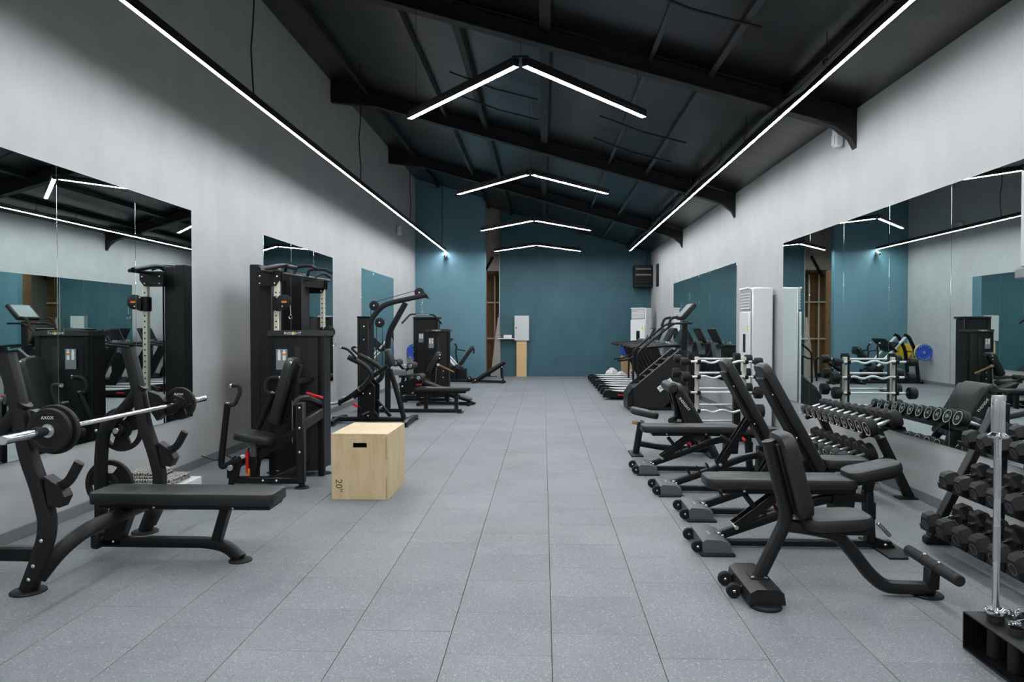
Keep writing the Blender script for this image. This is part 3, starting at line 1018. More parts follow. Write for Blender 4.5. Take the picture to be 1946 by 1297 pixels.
def chest_press():
    root = thing('chest_press_machine', 'black selector chest press machine with seat and curved handles facing the wall', 'gym machine', (-2.6, 7.1, 0))
    shroud(root, -2.835, -2.25, 7.34, 7.68, 1.505)
    for x in (-2.85, -2.28):
        MB().disc((x, 7.50, 0), 0.06, 0.014).build('foot', 'rubber', root)
    # weight stack low in the tower, seen through the open front
    MB().box((-2.72, 7.415, 0.27), (0.10, 0.03, 0.28), b=0.004).build('weight_guide_label', 'tag_blue', root)
    MB().box((-2.69, 7.412, 0.42), (0.05, 0.03, 0.03), b=0.004).build('weight_guide_marker', 'orange', root)
    st = MB()
    for k in range(11): st.box((-2.545, 7.40, 0.13 + k * 0.034), (0.012, 0.012, 0.014), b=0.002)
    for k in range(11): st.box((-2.50, 7.40, 0.13 + k * 0.034), (0.012, 0.012, 0.014), b=0.002)
    st.build('stack_pins', 'bolt', root)
    # base frame
    MB().bar((-3.0, 6.80, 0.075), (-2.27, 6.80, 0.075), 0.075, 0.06, b=0.01).build('base_rail', 'frame', root)
    for x in (-2.985, -2.30):
        MB().disc((x, 6.80, 0), 0.068, 0.014).build('foot', 'rubber', root)
        MB().cyl((x, 6.80, 0.012), (x, 6.80, 0.05), 0.03).build('foot_stem', 'frame', root)
    MB().rtube([V(-2.62, 6.84, 0.075), V(-2.5, 7.1, 0.12), V(-2.40, 7.44, 0.16)], 0.075, 0.06, 0.1, 0.014).build('spine', 'frame', root)
    MB().bar((-2.305, 6.80, 0.05), (-2.305, 6.80, 0.82), 0.075, 0.085, (0, 1, 0), 0.012).build('post', 'frame_soft', root)
    MB().rtube([V(-2.36, 6.80, 0.78), V(-2.345, 6.82, 0.85), V(-2.30, 6.95, 0.85), V(-2.29, 7.44, 0.73)], 0.06, 0.06, 0.07, 0.025).build('upper_link', 'frame', root)
    MB().bar((-2.30, 6.84, 0.60), (-2.285, 7.44, 0.66), 0.06, 0.11, b=0.012).build('side_link', 'frame_soft', root)
    bolts(root, [V(-2.305, 6.755, z) for z in (0.35, 0.58, 0.77)] + [V(-2.66, 6.757, 0.078), V(-2.53, 6.757, 0.078)], (0, -1, 0), 0.012)
    MB().rtube([V(-2.80, 6.93, 0.26), V(-2.55, 6.93, 0.42), V(-2.31, 6.86, 0.56)], 0.085, 0.07, 0.1, 0.014, (0, 1, 0)).build('diagonal_beam', 'frame', root)
    # seat
    MB().bar((-2.80, 6.90, 0.06), (-2.80, 6.90, 0.28), 0.08, 0.09, (0, 1, 0)).build('seat_post', 'frame', root)
    MB().bar((-2.80, 6.90, 0.28), (-2.80, 6.90, 0.42), 0.06, 0.07, (0, 1, 0)).build('seat_slider', 'grey_foot', root)
    ax = frame_of(V(1, 0, -0.16))
    MB().pad((-2.79, 6.95, 0.463), 0.40, 0.34, 0.075, ax, 0.09, 0.022).build('seat', 'pad', root)
    h = MB().rtube([V(-2.845, 6.845, 0.34), V(-2.845, 6.845, 0.13)], 0.024, 0.04, 0, 0.008).build('seat_lever', 'red', root)
    MB().box((-2.835, 6.842, 0.13), (0.03, 0.03, 0.09), b=0.006).build('lever_tip', 'orange', h)
    # backrest
    a, b = V(-2.445, 7.02, 1.235), V(-2.635, 7.02, 0.555)
    x, y, z = frame_of(a - b, (-1, 0, 0.25))
    MB().pad((a + b) / 2, (a - b).length, 0.30, 0.085, (x, y, z), 0.09, 0.026).build('backrest', 'pad', root)
    MB().bar(b - z * 0.07 + V(0.02, 0, 0.05), a - z * 0.065 - V(0, 0, 0.05), 0.05, 0.045, z).build('backrest_rail', 'frame', root)
    MB().bar((-2.43, 7.02, 1.0), (-2.36, 7.42, 1.0), 0.05, 0.05).build('backrest_bracket', 'frame', root)
    MB().box((-2.44, 6.90, 1.18), (0.03, 0.03, 0.05), b=0.006).build('pin_knob', 'bolt', root)
    # cable in front of the tower and red pull lever
    MB().tube([V(-2.41, 6.86, 0.83), V(-2.41, 6.86, 0.42)], 0.004, 0, 6).build('wire', 'steel', root)
    MB().rtube([V(-2.33, 7.05, 0.885), V(-2.16, 7.0, 0.845)], 0.03, 0.02, 0, 0.006).build('range_lever', 'red', root)
    # swing arms
    for y, dy in ((6.74, 0), (7.30, 0.0)):
        arm = MB().rtube([Zc(260, 985, 6.74), Zc(100, 1060, 6.74), Zc(95, 1000, 6.74), Zc(150, 500, 6.74)] if y < 7 else [V(-2.86, y, 0.32), V(-2.97, y, 0.30), V(-2.93, y, 0.46), V(-2.765, y, 0.86)], 0.055, 0.055, 0.06, 0.018, (0, 1, 0)).build('press_arm', 'frame', root)
        if y < 7:
            hp = [Zc(165, 520, y), Zc(215, 505, y), Zc(262, 400, y), Zc(255, 335, y), Zc(190, 342, y)]
            cap = Zc(150, 495, y)
        else:
            hp = [V(-2.77, y, 0.84), V(-2.845, y, 0.88), V(-2.83, y, 0.985), V(-2.78, y, 1.02), V(-2.70, y, 1.02)]
            cap = V(-2.765, y, 0.865)
        MB().tube(hp, 0.019, 0.05).build('handle', 'foam', arm)
        e = (hp[-1] - hp[-2]).normalized()
        MB().cyl(hp[-1], hp[-1] + e * 0.018, 0.022).build('handle_cap', 'chrome', arm)
        MB().cyl(cap - V(0, 0, 0.006), cap + V(0.002, 0, 0.012), 0.03).build('arm_cap', 'chrome', arm)
    MB().cyl((-2.955, 6.72, 0.205), (-2.955, 7.32, 0.205), 0.035).build('pivot_shaft', 'frame', root)
    MB().cyl((-2.955, 6.70, 0.205), (-2.955, 6.725, 0.205), 0.028).build('pivot_cap', 'steel', root)
    for y in (6.76, 7.28):
        MB().prism([V(-3.0, y, 0.10), V(-2.90, y, 0.10), V(-2.87, y, 0.25), V(-2.93, y, 0.31), V(-3.0, y, 0.25)], (0, 0.04, 0)).build('pivot_bracket', 'frame', root)


chest_press()


def functional_trainer():
    root = thing('functional_trainer', 'tall black double cable tower with pull-up bar against the left wall', 'cable machine', (-3.2, 8.9, 0))
    for k, (y, ty) in enumerate(((8.06, 8.45), (9.77, 9.50))):
        MB().box((-3.27, ty, 1.13), (0.24, 0.36, 2.22), b=0.012).build('tower', 'shroud', root)
        MB().box((-3.335, ty, 1.18), (0.12, 0.38, 2.16), b=0.01).build('tower_side', 'frame_soft', root)
        MB().box((-3.146, ty - 0.19, 1.12), (0.014, 0.02, 2.1), b=0.003).build('seam_strip', 'frame', root)
        px = -3.02
        for yy in (ty - 0.10, ty + 0.10):
            MB().bar((-3.18, yy, 2.12), (px + 0.02, y + 0.06 + (yy - ty) * 0.4, 2.12), 0.03, 0.11, b=0.006).build('head_arm', 'frame', root)
        MB().bar((px, y + 0.06, 0.10), (px, y + 0.06, 2.06), 0.055, 0.07, (0, 1, 0), 0.006).build('guide_post', 'champagne', root)
        hs = MB()
        for j in range(26):
            hs.cyl((px + 0.0, y + 0.028, 0.30 + j * 0.065), (px, y + 0.022, 0.30 + j * 0.065), 0.010, 8, 0.001)
            hs.cyl((px + 0.029, y + 0.06, 0.30 + j * 0.065), (px + 0.031, y + 0.06, 0.30 + j * 0.065), 0.010, 8, 0.0005)
        hs.build('adjustment_hole', 'cable', root, kind='stuff')
        # head plate carrying the pull-up bar
        MB().prism([V(-3.24, y + 0.02, 2.17), V(-2.97, y + 0.02, 2.17), V(-2.97, y + 0.02, 2.07), V(-3.02, y + 0.02, 2.0), V(-3.24, y + 0.02, 2.0)], (0, 0.015, 0)).build('head_plate', 'frame', root)
        MB().prism([V(-3.24, y + 0.11, 2.17), V(-2.97, y + 0.11, 2.17), V(-2.97, y + 0.11, 2.07), V(-3.02, y + 0.11, 2.0), V(-3.24, y + 0.11, 2.0)], (0, 0.015, 0)).build('head_plate', 'frame', root)
        bolts(root, [V(-3.20, y + 0.012, 2.11), V(-3.0, y + 0.012, 2.11), V(-3.20, y + 0.012, 2.03), V(-3.03, y + 0.012, 2.03)], (0, -1, 0), 0.011)
        # carriage with twin pulleys
        z = 1.80 if k == 0 else 1.45
        c = MB().box((px, y + 0.06, z), (0.085, 0.10, 0.17), b=0.01).build('carriage', 'frame', root)
        pu = MB().lathe([(0.012, -0.02), (0.07, -0.02), (0.085, -0.012), (0.078, 0), (0.085, 0.012), (0.07, 0.02), (0.012, 0.02)], (px + 0.10, y + 0.0, z + 0.02), (0, 1, 0), 20).build('pulley', 'rubber', c)
        MB().box((px + 0.11, y - 0.022, z + 0.02), (0.06, 0.003, 0.022), b=0.001).build('pulley_label', 'orange', c)
        bolts(c, [V(px + 0.03, y - 0.02, z + 0.07), V(px + 0.09, y - 0.02, z - 0.03), V(px + 0.0, y - 0.0, z - 0.09)], (0, -1, 0), 0.011)
        MB().prism([V(px + 0.02, y - 0.015, z + 0.085), V(px + 0.12, y - 0.015, z + 0.05), V(px + 0.12, y - 0.015, z - 0.05), V(px + 0.02, y - 0.015, z - 0.085)], (0, 0.008, 0)).build('swivel_plate', 'frame', c)
        MB().tube([V(px + 0.17, y, z + 0.0), V(px + 0.175, y, z - 0.12)], 0.004, 0, 6).build('cable_end', 'steel', c)
        MB().ring((px + 0.175, y, z - 0.15), (0, 1, 0), 0.02, 0.004, 12, 5).build('snap_hook', 'chrome', c)
        MB().tube([V(px + 0.03, y + 0.06, z - 0.08), V(px + 0.03, y + 0.06, 0.15)], 0.004, 0, 6).build('cable', 'cable', root)
        MB().bar((-3.30, ty, 0.04), (-2.95, y + 0.06, 0.04), 0.09, 0.06, b=0.01).build('base_foot', 'frame', root)
    MB().box((-3.37, 9.05, 1.15), (0.05, 1.1, 2.0), b=0.008).build('rear_panel', 'shroud', root)
    MB().bar((-3.33, 8.4, 0.05), (-3.33, 9.7, 0.05), 0.08, 0.07, b=0.01).build('base_rail', 'frame', root)
    lettering('INSIGHT', 0.05, (-3.344, 9.05, 1.58), (0, -1, 0), (0, 0, 1), 'white_print', root, sx=1.2)
    lettering('INSIGHT', 0.045, (-3.27, 9.398, 1.62), (1, 0, 0), (0, 0, 1), 'white_print', root, sx=1.0)
    # pull-up bar and grips
    MB().tube([V(-3.06, 7.72, 2.15), V(-3.06, 10.25, 2.2)], 0.02).build('pull_up_bar', 'frame', root)
    MB().tube([V(-3.08, 7.75, 2.16), V(-3.02, 8.3, 2.25), V(-3.0, 8.7, 2.25)], 0.028, 0.1).build('cross_member', 'frame', root)
    for y in (8.8, 9.3):
        s = 1 if y > 9 else -1
        MB().tube([V(-3.06, y, 2.19), V(-3.03, y - s * 0.02, 2.28), V(-2.84, y + s * 0.02, 2.29), V(-2.76, y + s * 0.09, 2.24)], 0.020, 0.06).build('grip', 'foam', root)
        MB().tube([V(-3.06, y + s * 0.30, 2.2), V(-2.99, y + s * 0.42, 2.27), V(-2.92, y + s * 0.55, 2.22)], 0.018, 0.06).build('grip', 'foam', root)


functional_trainer()


def plyo_box():
    x0, x1, y0, y1, h = -1.882, -1.374, 6.36, 7.12, 0.588
    t = thing('plyo_box', 'pale plywood plyometric box with a hand slot standing on the floor', 'box', ((x0 + x1) / 2, (y0 + y1) / 2, 0))
    th = 0.018
    xm = (x0 + x1) / 2
    # front panel with a real hand slot: four strips around the opening
    sw, sh, sz = 0.125, 0.042, 0.485
    for y, nm in ((y0 + th / 2, 'front_panel'), (y1 - th / 2, 'back_panel')):
        b = MB()
        b.box((xm, y, (sz - sh / 2) / 2), (x1 - x0 - 0.036, th, sz - sh / 2), b=0.001)
        b.box((xm, y, (sz + sh / 2 + h - th) / 2), (x1 - x0 - 0.036, th, h - th - sz - sh / 2), b=0.001)
        for s in (-1, 1):
            wd_ = (x1 - x0 - 0.036 - sw) / 2
            b.box((xm + s * (sw / 2 + wd_ / 2), y, sz), (wd_, th, sh), b=0.0005)
        b.build(nm, 'plywood', t)
    for x in (x0 + th / 2, x1 - th / 2):
        MB().box((x, (y0 + y1) / 2, (h - th) / 2), (th, y1 - y0, h - th), b=0.0015).build('side_panel', 'plywood', t)
    MB().box((xm, (y0 + y1) / 2, h - th / 2), (x1 - x0, y1 - y0, th), b=0.002).build('top_panel', 'plywood', t)
    # dark saw-cut finger joints along the right front edge
    for z0, z1 in ((0.37, 0.56), (0.01, 0.19)):
        MB().box((x1 - th - 0.001, y0 - 0.0004, (z0 + z1) / 2), (0.004, 0.002, z1 - z0), b=0.0003).build('joint_line', 'brown_wood', t)
    MB().box((x1 - 0.012, y0 - 0.0002, 0.365), (0.022, 0.002, 0.003), b=0.0003).build('joint_line', 'brown_wood', t)
    lettering('20"', 0.085, (x0 + 0.062, y0, 0.125), (0, 0, -1), (1, 0, 0), 'dark_print', t)
    lettering('AXOX', 0.085, (xm + 0.02, y0 + 0.34, h), (1, 0, 0), (0, 1, 0), 'pine', t, sx=1.4)


plyo_box()


def row_machine():
    root = thing('row_machine', 'black plate-loaded row machine with two lever arms behind the plywood box', 'gym machine', (-2.7, 11.5, 0))
    Y, Yn, Yf = 11.5, 11.22, 11.78
    MB().rtube([V(-3.38, Y, 0.065), V(-2.14, Y, 0.065)], 0.09, 0.075, 0, 0.02).build('base_rail', 'frame', root)
    for x, y0, y1 in ((-2.13, 11.02, 12.02), (-3.3, 11.1, 11.95)):
        MB().rtube([V(x, y0, 0.04), V(x, y0 + 0.15, 0.065), V(x, y1 - 0.15, 0.065), V(x, y1, 0.04)], 0.085, 0.07, 0.1, 0.02).build('cross_foot', 'frame', root)
        for y in (y0 + 0.02, y1 - 0.02):
            MB().disc((x, y, 0), 0.055, 0.014).build('foot', 'rubber', root)
    # mast plates and pivots
    mast = MB()
    for y in (11.34, 11.66):
        mast.prism(setpts([Ze(365, 1185, Y), Ze(500, 1185, Y), Ze(505, 920, Y), Ze(450, 860, Y), Ze(372, 890, Y)], y), (0, 0.05, 0))
    mast.build('mast', 'frame', root)
    MB().cyl((Ze(420, 930, Y).x, 11.15, Ze(420, 930, Y).z), (Ze(420, 930, Y).x, 11.85, Ze(420, 930, Y).z), 0.04).build('pivot_shaft', 'frame', root)
    # chest pad on its post
    MB().rtube(setpts([Ze(725, 1190, Y), Ze(660, 950, Y), Ze(612, 790, Y)], Y), 0.075, 0.085, 0.1, 0.02, (0, 1, 0)).build('pad_post', 'frame', root)
    a, b = Ze(625, 750, Y), Ze(593, 632, Y)
    x, y, z = frame_of(b - a, (-1, 0, -0.2))
    MB().pad((a + b) / 2, (b - a).length + 0.05, 0.27, 0.09, (x, y, z), 0.06, 0.03).build('chest_pad', 'pad', root)
    MB().rtube(setpts([Ze(375, 920, Y), Ze(470, 845, Y), Ze(590, 765, Y)], Y), 0.07, 0.08, 0.08, 0.018, (0, 1, 0)).build('brace_tube', 'frame', root)
    # lever arms
    for y, pts, hd in ((Yn, [(372, 945), (430, 890), (468, 830), (400, 752), (268, 688)], [(335, 700), (262, 622), (212, 610)]), (Yf, [(478, 915), (548, 850), (545, 785), (470, 730), (358, 670)], [(350, 668), (288, 612), (338, 602)])):
        ar = MB().tube([Ze(px, py, y) for px, py in pts], 0.042, 0.1, 12).build('lever_arm', 'frame_soft', root)
        MB().tube([Ze(px, py, y - 0.05) for px, py in hd], 0.020, 0.05).build('handle', 'foam', ar)
        e = Ze(hd[-1][0], hd[-1][1], y - 0.05)
        MB().cyl(e, e + V(-0.02, 0, 0), 0.021).build('handle_cap', 'steel', ar)
        p = Ze(pts[0][0], pts[0][1], y)
        MB().cyl(p + V(0, -0.06, 0), p + V(0, -0.035, 0), 0.04).build('pivot_cap', 'steel', ar)
        q = Ze(195, 1062, y) if y < Y else Ze(320, 1010, y)
        MB().rtube([p, p.lerp(q, 0.5) + V(0, 0, -0.02), q], 0.07, 0.09, 0.08, 0.02, (0, 1, 0)).build('loading_arm', 'frame', ar)
        MB().cyl(q + V(0, 0.02, 0), q + V(-0.20, 0, -0.03), 0.024).build('plate_horn', 'steel', ar)
        MB().cyl(q + V(0.015, 0.03, 0), q + V(-0.02, 0.03, 0), 0.05).build('horn_collar', 'frame', ar)
    for p, q in (((415, 1050), (512, 1190)), ((500, 1040), (615, 1175))):
        MB().bar(Ze(*p, Y + (0.12 if p[0] > 450 else -0.12)), Ze(*q, Y + (0.12 if p[0] > 450 else -0.12)), 0.05, 0.07, (0, 1, 0)).build('strut', 'frame', root)
    MB().bar(Ze(300, 1070, Yn), Ze(348, 1095, Yn), 0.03, 0.035).build('stop_buffer', 'red', root)
    MB().bar(Ze(345, 1093, Yn), Ze(372, 1112, Yn), 0.03, 0.03).build('buffer_rod', 'frame', root)
    MB().bar(Ze(385, 1160, Y - 0.2), Ze(440, 1135, Y - 0.2), 0.10, 0.02).build('foot_plate', 'grey_foot', root)
    bolts(root, [Ze(430, 1170, 11.28), Ze(388, 985, 11.28), Ze(444, 990, 11.28), Ze(532, 955, 11.28), Ze(540, 1095, 11.28)], (0, -1, 0), 0.014)


row_machine()


def lat_pulldown():
    root = thing('lat_pulldown_machine', 'black lat pulldown and low row machine with a chained wide bar', 'gym machine', (-2.4, 13.0, 0))
    Y = 13.0
    MB().box(((Ze(345, 0, Y).x + Ze(440, 0, Y).x) / 2, Y + 0.15, 0.86), (Ze(440, 0, Y).x - Ze(345, 0, Y).x, 0.42, 1.70), b=0.015).build('weight_tower', 'shroud', root)
    MB().box(((Ze(345, 0, Y).x + Ze(440, 0, Y).x) / 2, Y + 0.15, 1.72), (0.22, 0.44, 0.03), b=0.008).build('tower_cap', 'frame', root)
    MB().disc((-3.24, Y - 0.02, 0), 0.1, 0.012).build('foot', 'rubber', root)
    bolts(root, [Ze(395, 437, 12.93), Ze(395, 545, 12.93)], (0, -1, 0), 0.016)
    # top beam and front mast
    MB().rtube([Ze(390, 510, Y), Ze(480, 340, Y), Ze(555, 262, Y), Ze(640, 235, Y), Ze(905, 178, Y)], 0.085, 0.11, 0.22, 0.02, (0, 1, 0)).build('top_beam', 'frame_soft', root)
    MB().rtube([Ze(592, 1118, Y), Ze(592, 560, Y), Ze(612, 470, Y), Ze(738, 242, Y)], 0.09, 0.12, 0.18, 0.02, (0, 1, 0)).build('mast', 'frame', root)
    MB().prism([Ze(880, 165, Y), Ze(912, 168, Y), Ze(930, 200, Y), Ze(945, 212, Y), Ze(905, 205, Y)], (0, 0.06, 0)).build('beam_nose', 'frame', root)
    for i, (px, py, r) in enumerate(((480, 265, 28), (525, 405, 28), (852, 158, 24))):
        c = Ze(px, py, Y - 0.02)
        MB().lathe([(0.01, -0.022), (0.07, -0.022), (0.088, -0.014), (0.078, 0), (0.088, 0.014), (0.07, 0.022), (0.01, 0.022)], c, (0, 1, 0), 20).build('pulley', 'rubber', root)
        bolts(root, [c + V(0, -0.024, 0)], (0, -1, 0), 0.018)
    MB().tube([Ze(480, 236, Y), Ze(852, 133, Y)], 0.006, 0, 6).build('cable', 'cable', root)
    MB().tube([Ze(453, 270, Y), Ze(453, 1000, Y)], 0.006, 0, 6).build('cable', 'cable', root)
    MB().tube([Ze(499, 405, Y), Ze(499, 900, Y)], 0.006, 0, 6).build('cable', 'cable', root)
    MB().tube([Ze(549, 405, Y), Ze(549, 800, Y)], 0.006, 0, 6).build('cable', 'cable', root)
    # base rail and long row seat
    MB().bar(V(-3.3, Y, 0.035), V(-1.47, Y, 0.035), 0.09, 0.06, b=0.012).build('base_rail', 'frame', root)
    MB().box((-2.87, Y, 0.006), (0.18, 0.22, 0.012), b=0.003).build('mast_foot', 'rubber', root)
    for px in (905, 1155):
        xx = Ze(px, 1050, Y).x
        MB().bar((xx, Y, 0.04), (xx, Y, 0.37), 0.07, 0.065, (0, 1, 0)).build('bench_leg', 'frame', root)
    MB().box((-1.49, Y, 0.006), (0.10, 0.3, 0.012), b=0.003).build('leg_foot', 'rubber', root)
    MB().box((-1.82, Y, 0.375), (0.86, 0.14, 0.05), b=0.01).build('bench_frame', 'frame', root)
    MB().pad((-1.82, Y, 0.425), 1.0, 0.30, 0.065, rc=0.05, re=0.016).build('bench_pad', 'pad', root)
    MB().rtube([V(-2.55, Y, 0.06), V(-2.58, Y, 0.20), V(-2.50, Y, 0.28), V(-2.30, Y, 0.28)], 0.07, 0.06, 0.1, 0.016, (0, 1, 0)).build('row_link', 'frame', root)
    # thigh rollers on an adjustable stem, side plate with foot roller
    for (px, py) in ((672, 733), (795, 757), (862, 852)):
        c = Ze(px, py, Y)
        MB().cyl(c + V(0, -0.22, 0), c + V(0, 0.22, 0), 0.062, 18, 0.012).build('foam_roller', 'foam', root)
        MB().cyl(c + V(0, -0.235, 0), c + V(0, -0.22, 0), 0.034).build('roller_cap', 'steel', root)
    MB().rtube([Ze(672, 733, Y), Ze(735, 800, Y), Ze(795, 757, Y)], 0.05, 0.05, 0.05, 0.012, (0, 1, 0)).build('roller_fork', 'frame', root)
    MB().bar(Ze(735, 790, Y), Ze(700, 960, Y), 0.06, 0.06, (0, 1, 0)).build('roller_stem', 'frame', root)
    MB().prism([Ze(690, 900, Y), Ze(870, 840, Y), Ze(880, 900, Y), Ze(780, 990, Y), Ze(700, 1000, Y)], (0, 0.09, 0)).build('side_plate', 'frame', root)
    MB().rtube([Ze(628, 800, Y - 0.1), Ze(665, 960, Y - 0.1), Ze(720, 1030, Y - 0.1)], 0.05, 0.05, 0.05, 0.012, (0, 1, 0)).build('front_strut', 'frame', root)
    MB().box(Ze(693, 815, 12.75), (0.20, 0.02, 0.10), b=0.004).build('footrest_plate', 'steel', root)
    MB().bar(Ze(825, 915, Y - 0.07), Ze(870, 912, Y - 0.07), 0.03, 0.03).build('adjust_knob', 'red', root)
    bolts(root, [Ze(710, 928, 12.94), Ze(750, 762, 12.93), Ze(730, 755, 12.93), Ze(675, 955, 12.93)], (0, -1, 0), 0.02)
    # chain and wide bar
    ch = MB()
    for k in range(9):
        c = Ze(876, 215 + k * 13.5, Y)
        ch.ring(c, (0, 1, 0) if k % 2 else (1, 0, 0), 0.014, 0.004, 10, 5)
    ch.build('chain', 'chrome', root)
    bar = thing('lat_bar', 'wide chrome pulldown bar with bent black grips hanging from a chain', 'lat bar', Ze(876, 335, Y))
    d = V(0.22, 0.38, 0)
    c = Ze(876, 337, Y)
    MB().tube([c - d * 0.45, c + d * 0.45], 0.014, 0).build('shaft', 'chrome', bar)
    for s in (-1, 1):
        MB().tube([c + d * (0.45 * s), c + d * (0.75 * s), c + d * (1.25 * s) + V(0, 0, -0.16)], 0.017, 0.06).build('grip', 'rubber', bar)
    MB().ring(c + V(0, 0, 0.025), (0, 1, 0), 0.016, 0.004, 12, 5).build('eyelet', 'chrome', bar)


lat_pulldown()


def seated_machine(name, label, x0, x1, y0, y1, z1):
    """Second selector machine: tower, tilted back pad, seat and a side lever."""
    root = thing(name, label, 'gym machine', ((x0 + x1) / 2, y0, 0))
    shroud(root, x0, x1, y0, y1, z1, logo='INSIGHT')
    for x in (x0, x1): MB().disc((x, y0 + 0.04, 0), 0.06, 0.014).build('foot', 'rubber', root)
    Y = y0 - 0.45
    MB().bar((x0 - 0.35, Y, 0.06), (x1 + 0.05, Y, 0.06), 0.08, 0.06, b=0.01).build('base_rail', 'frame', root)
    for x in (x0 - 0.33, x1 + 0.03): MB().disc((x, Y, 0), 0.06, 0.03).build('foot', 'rubber', root)
    MB().bar(((x0 + x1) / 2, Y, 0.06), ((x0 + x1) / 2, y0 + 0.05, 0.06), 0.08, 0.06, b=0.01).build('spine', 'frame', root)
    MB().bar((x0 - 0.05, Y, 0.06), (x0 - 0.05, Y, 0.42), 0.08, 0.09, (0, 1, 0)).build('seat_post', 'frame', root)
    MB().pad((x0 - 0.02, Y + 0.02, 0.46), 0.42, 0.36, 0.08, frame_of(V(1, 0, -0.12)), 0.09, 0.022).build('seat', 'pad', root)
    a, b = Ze(1012, 655, Y), Ze(930, 815, Y)
    x, y, z = frame_of(a - b, (-1, 0, 0.4))
    MB().pad((a + b) / 2, (a - b).length + 0.06, 0.34, 0.09, (x, y, z), 0.08, 0.026).build('backrest', 'pad', root)
    MB().bar(b - z * 0.07, a - z * 0.07, 0.05, 0.05, z).build('backrest_rail', 'frame', root)
    pz = Ze(1080, 810, Y)
    MB().bar((pz.x, Y, 0.03), (pz.x, Y, pz.z), 0.09, 0.11, (0, 1, 0)).build('post', 'frame', root)
    MB().tube([Ze(1005, 750, Y - 0.1), Ze(1060, 778, Y - 0.1), Ze(1135, 812, Y - 0.1)], 0.022, 0.05).build('lever', 'brown_wood', root)
    MB().cyl(Ze(1005, 750, Y - 0.13), Ze(1005, 750, Y - 0.08), 0.03).build('lever_hub', 'steel', root)
    MB().tube([Ze(992, 770, Y - 0.05), Ze(985, 900, Y - 0.05)], 0.008, 0, 6).build('cable', 'steel', root)
    bolts(root, [Ze(1020, 672, Y - 0.2), Ze(1016, 700, Y - 0.2), Ze(1046, 803, Y - 0.1), Ze(1046, 855, Y - 0.1)], (0, -1, 0), 0.014)


seated_machine('leg_extension_machine', 'black selector leg machine with a bowed tower and tilted back pad', -2.51, -1.97, 15.2, 15.5, 1.505)


def cable_tower():
    root = thing('selector_tower', 'taller plain black weight tower behind the leg machine', 'gym machine', (-2.59, 16.0, 0))
    MB().box((-2.59, 16.1, 0.88), (0.52, 0.34, 1.68), b=0.015).build('cover', 'shroud', root)
    for x in (-2.84, -2.34): MB().box((x, 15.93, 0.88), (0.06, 0.06, 1.74), b=0.012).build('column', 'frame', root)
    MB().box((-2.59, 16.1, 1.745), (0.58, 0.4, 0.05), b=0.015).build('cap', 'frame_soft', root)
    MB().box((-2.59, 16.1, 0.03), (0.62, 0.46, 0.06), b=0.01).build('base', 'frame', root)
    MB().pad((-2.95, 15.75, 0.48), 0.4, 0.34, 0.08, rc=0.08).build('seat', 'pad', root)
    MB().bar((-2.95, 15.75, 0.02), (-2.95, 15.75, 0.45), 0.08, 0.08, (0, 1, 0)).build('seat_post', 'frame', root)
    MB().bar((-2.95, 15.75, 0.05), (-2.6, 15.95, 0.05), 0.08, 0.06).build('base_rail', 'frame', root)
    placard(root, (-2.70, 15.925, 1.3), 0.11, 0.2, red=False)


cable_tower()


def decline_bench():
    root = thing('decline_bench', 'low black sloping bench reaching into the aisle behind the row seat', 'bench', (-1.85, 14.4, 0))
    Y = 14.3
    a, b = Ze(890, 885, Y), Ze(1180, 1005, Y)
    x, y, z = frame_of(b - a)
    MB().pad((a + b) / 2, (b - a).length, 0.28, 0.06, (x, y, z), 0.05).build('bench_pad', 'pad', root)
    MB().bar(a - z * 0.06, b - z * 0.06, 0.07, 0.06, z).build('pad_rail', 'frame', root)
    c, d = Ze(1180, 1005, Y), Ze(1282, 1038, Y)
    MB().pad((c + d) / 2, (d - c).length, 0.34, 0.05, frame_of(d - c), 0.05).build('head_pad', 'pad', root)
    MB().tube([b - z * 0.05, V(d.x + 0.08, Y, 0.03)], 0.02).build('slide_rail', 'frame', root)
    MB().bar((a.x - 0.1, Y, 0.04), (d.x + 0.05, Y, 0.03), 0.08, 0.05).build('base_rail', 'frame', root)
    MB().bar((a.x + 0.1, Y, 0.04), a + V(0.1, 0, -0.09), 0.07, 0.07, (0, 1, 0)).build('rear_post', 'frame', root)
    for xx in (a.x - 0.08, d.x - 0.05):
        MB().bar((xx, Y - 0.25, 0.025), (xx, Y + 0.25, 0.025), 0.07, 0.05).build('cross_foot', 'frame', root)
    for s in (-1, 1):
        p = a + V(-0.12, s * 0.02, 0.10)
        MB().cyl(p, p + V(0, s * 0.22, 0), 0.05, 16, 0.01).build('foam_roller', 'foam', root)
    MB().bar(a, a + V(-0.12, 0, 0.1), 0.05, 0.05).build('roller_arm', 'frame', root)


decline_bench()


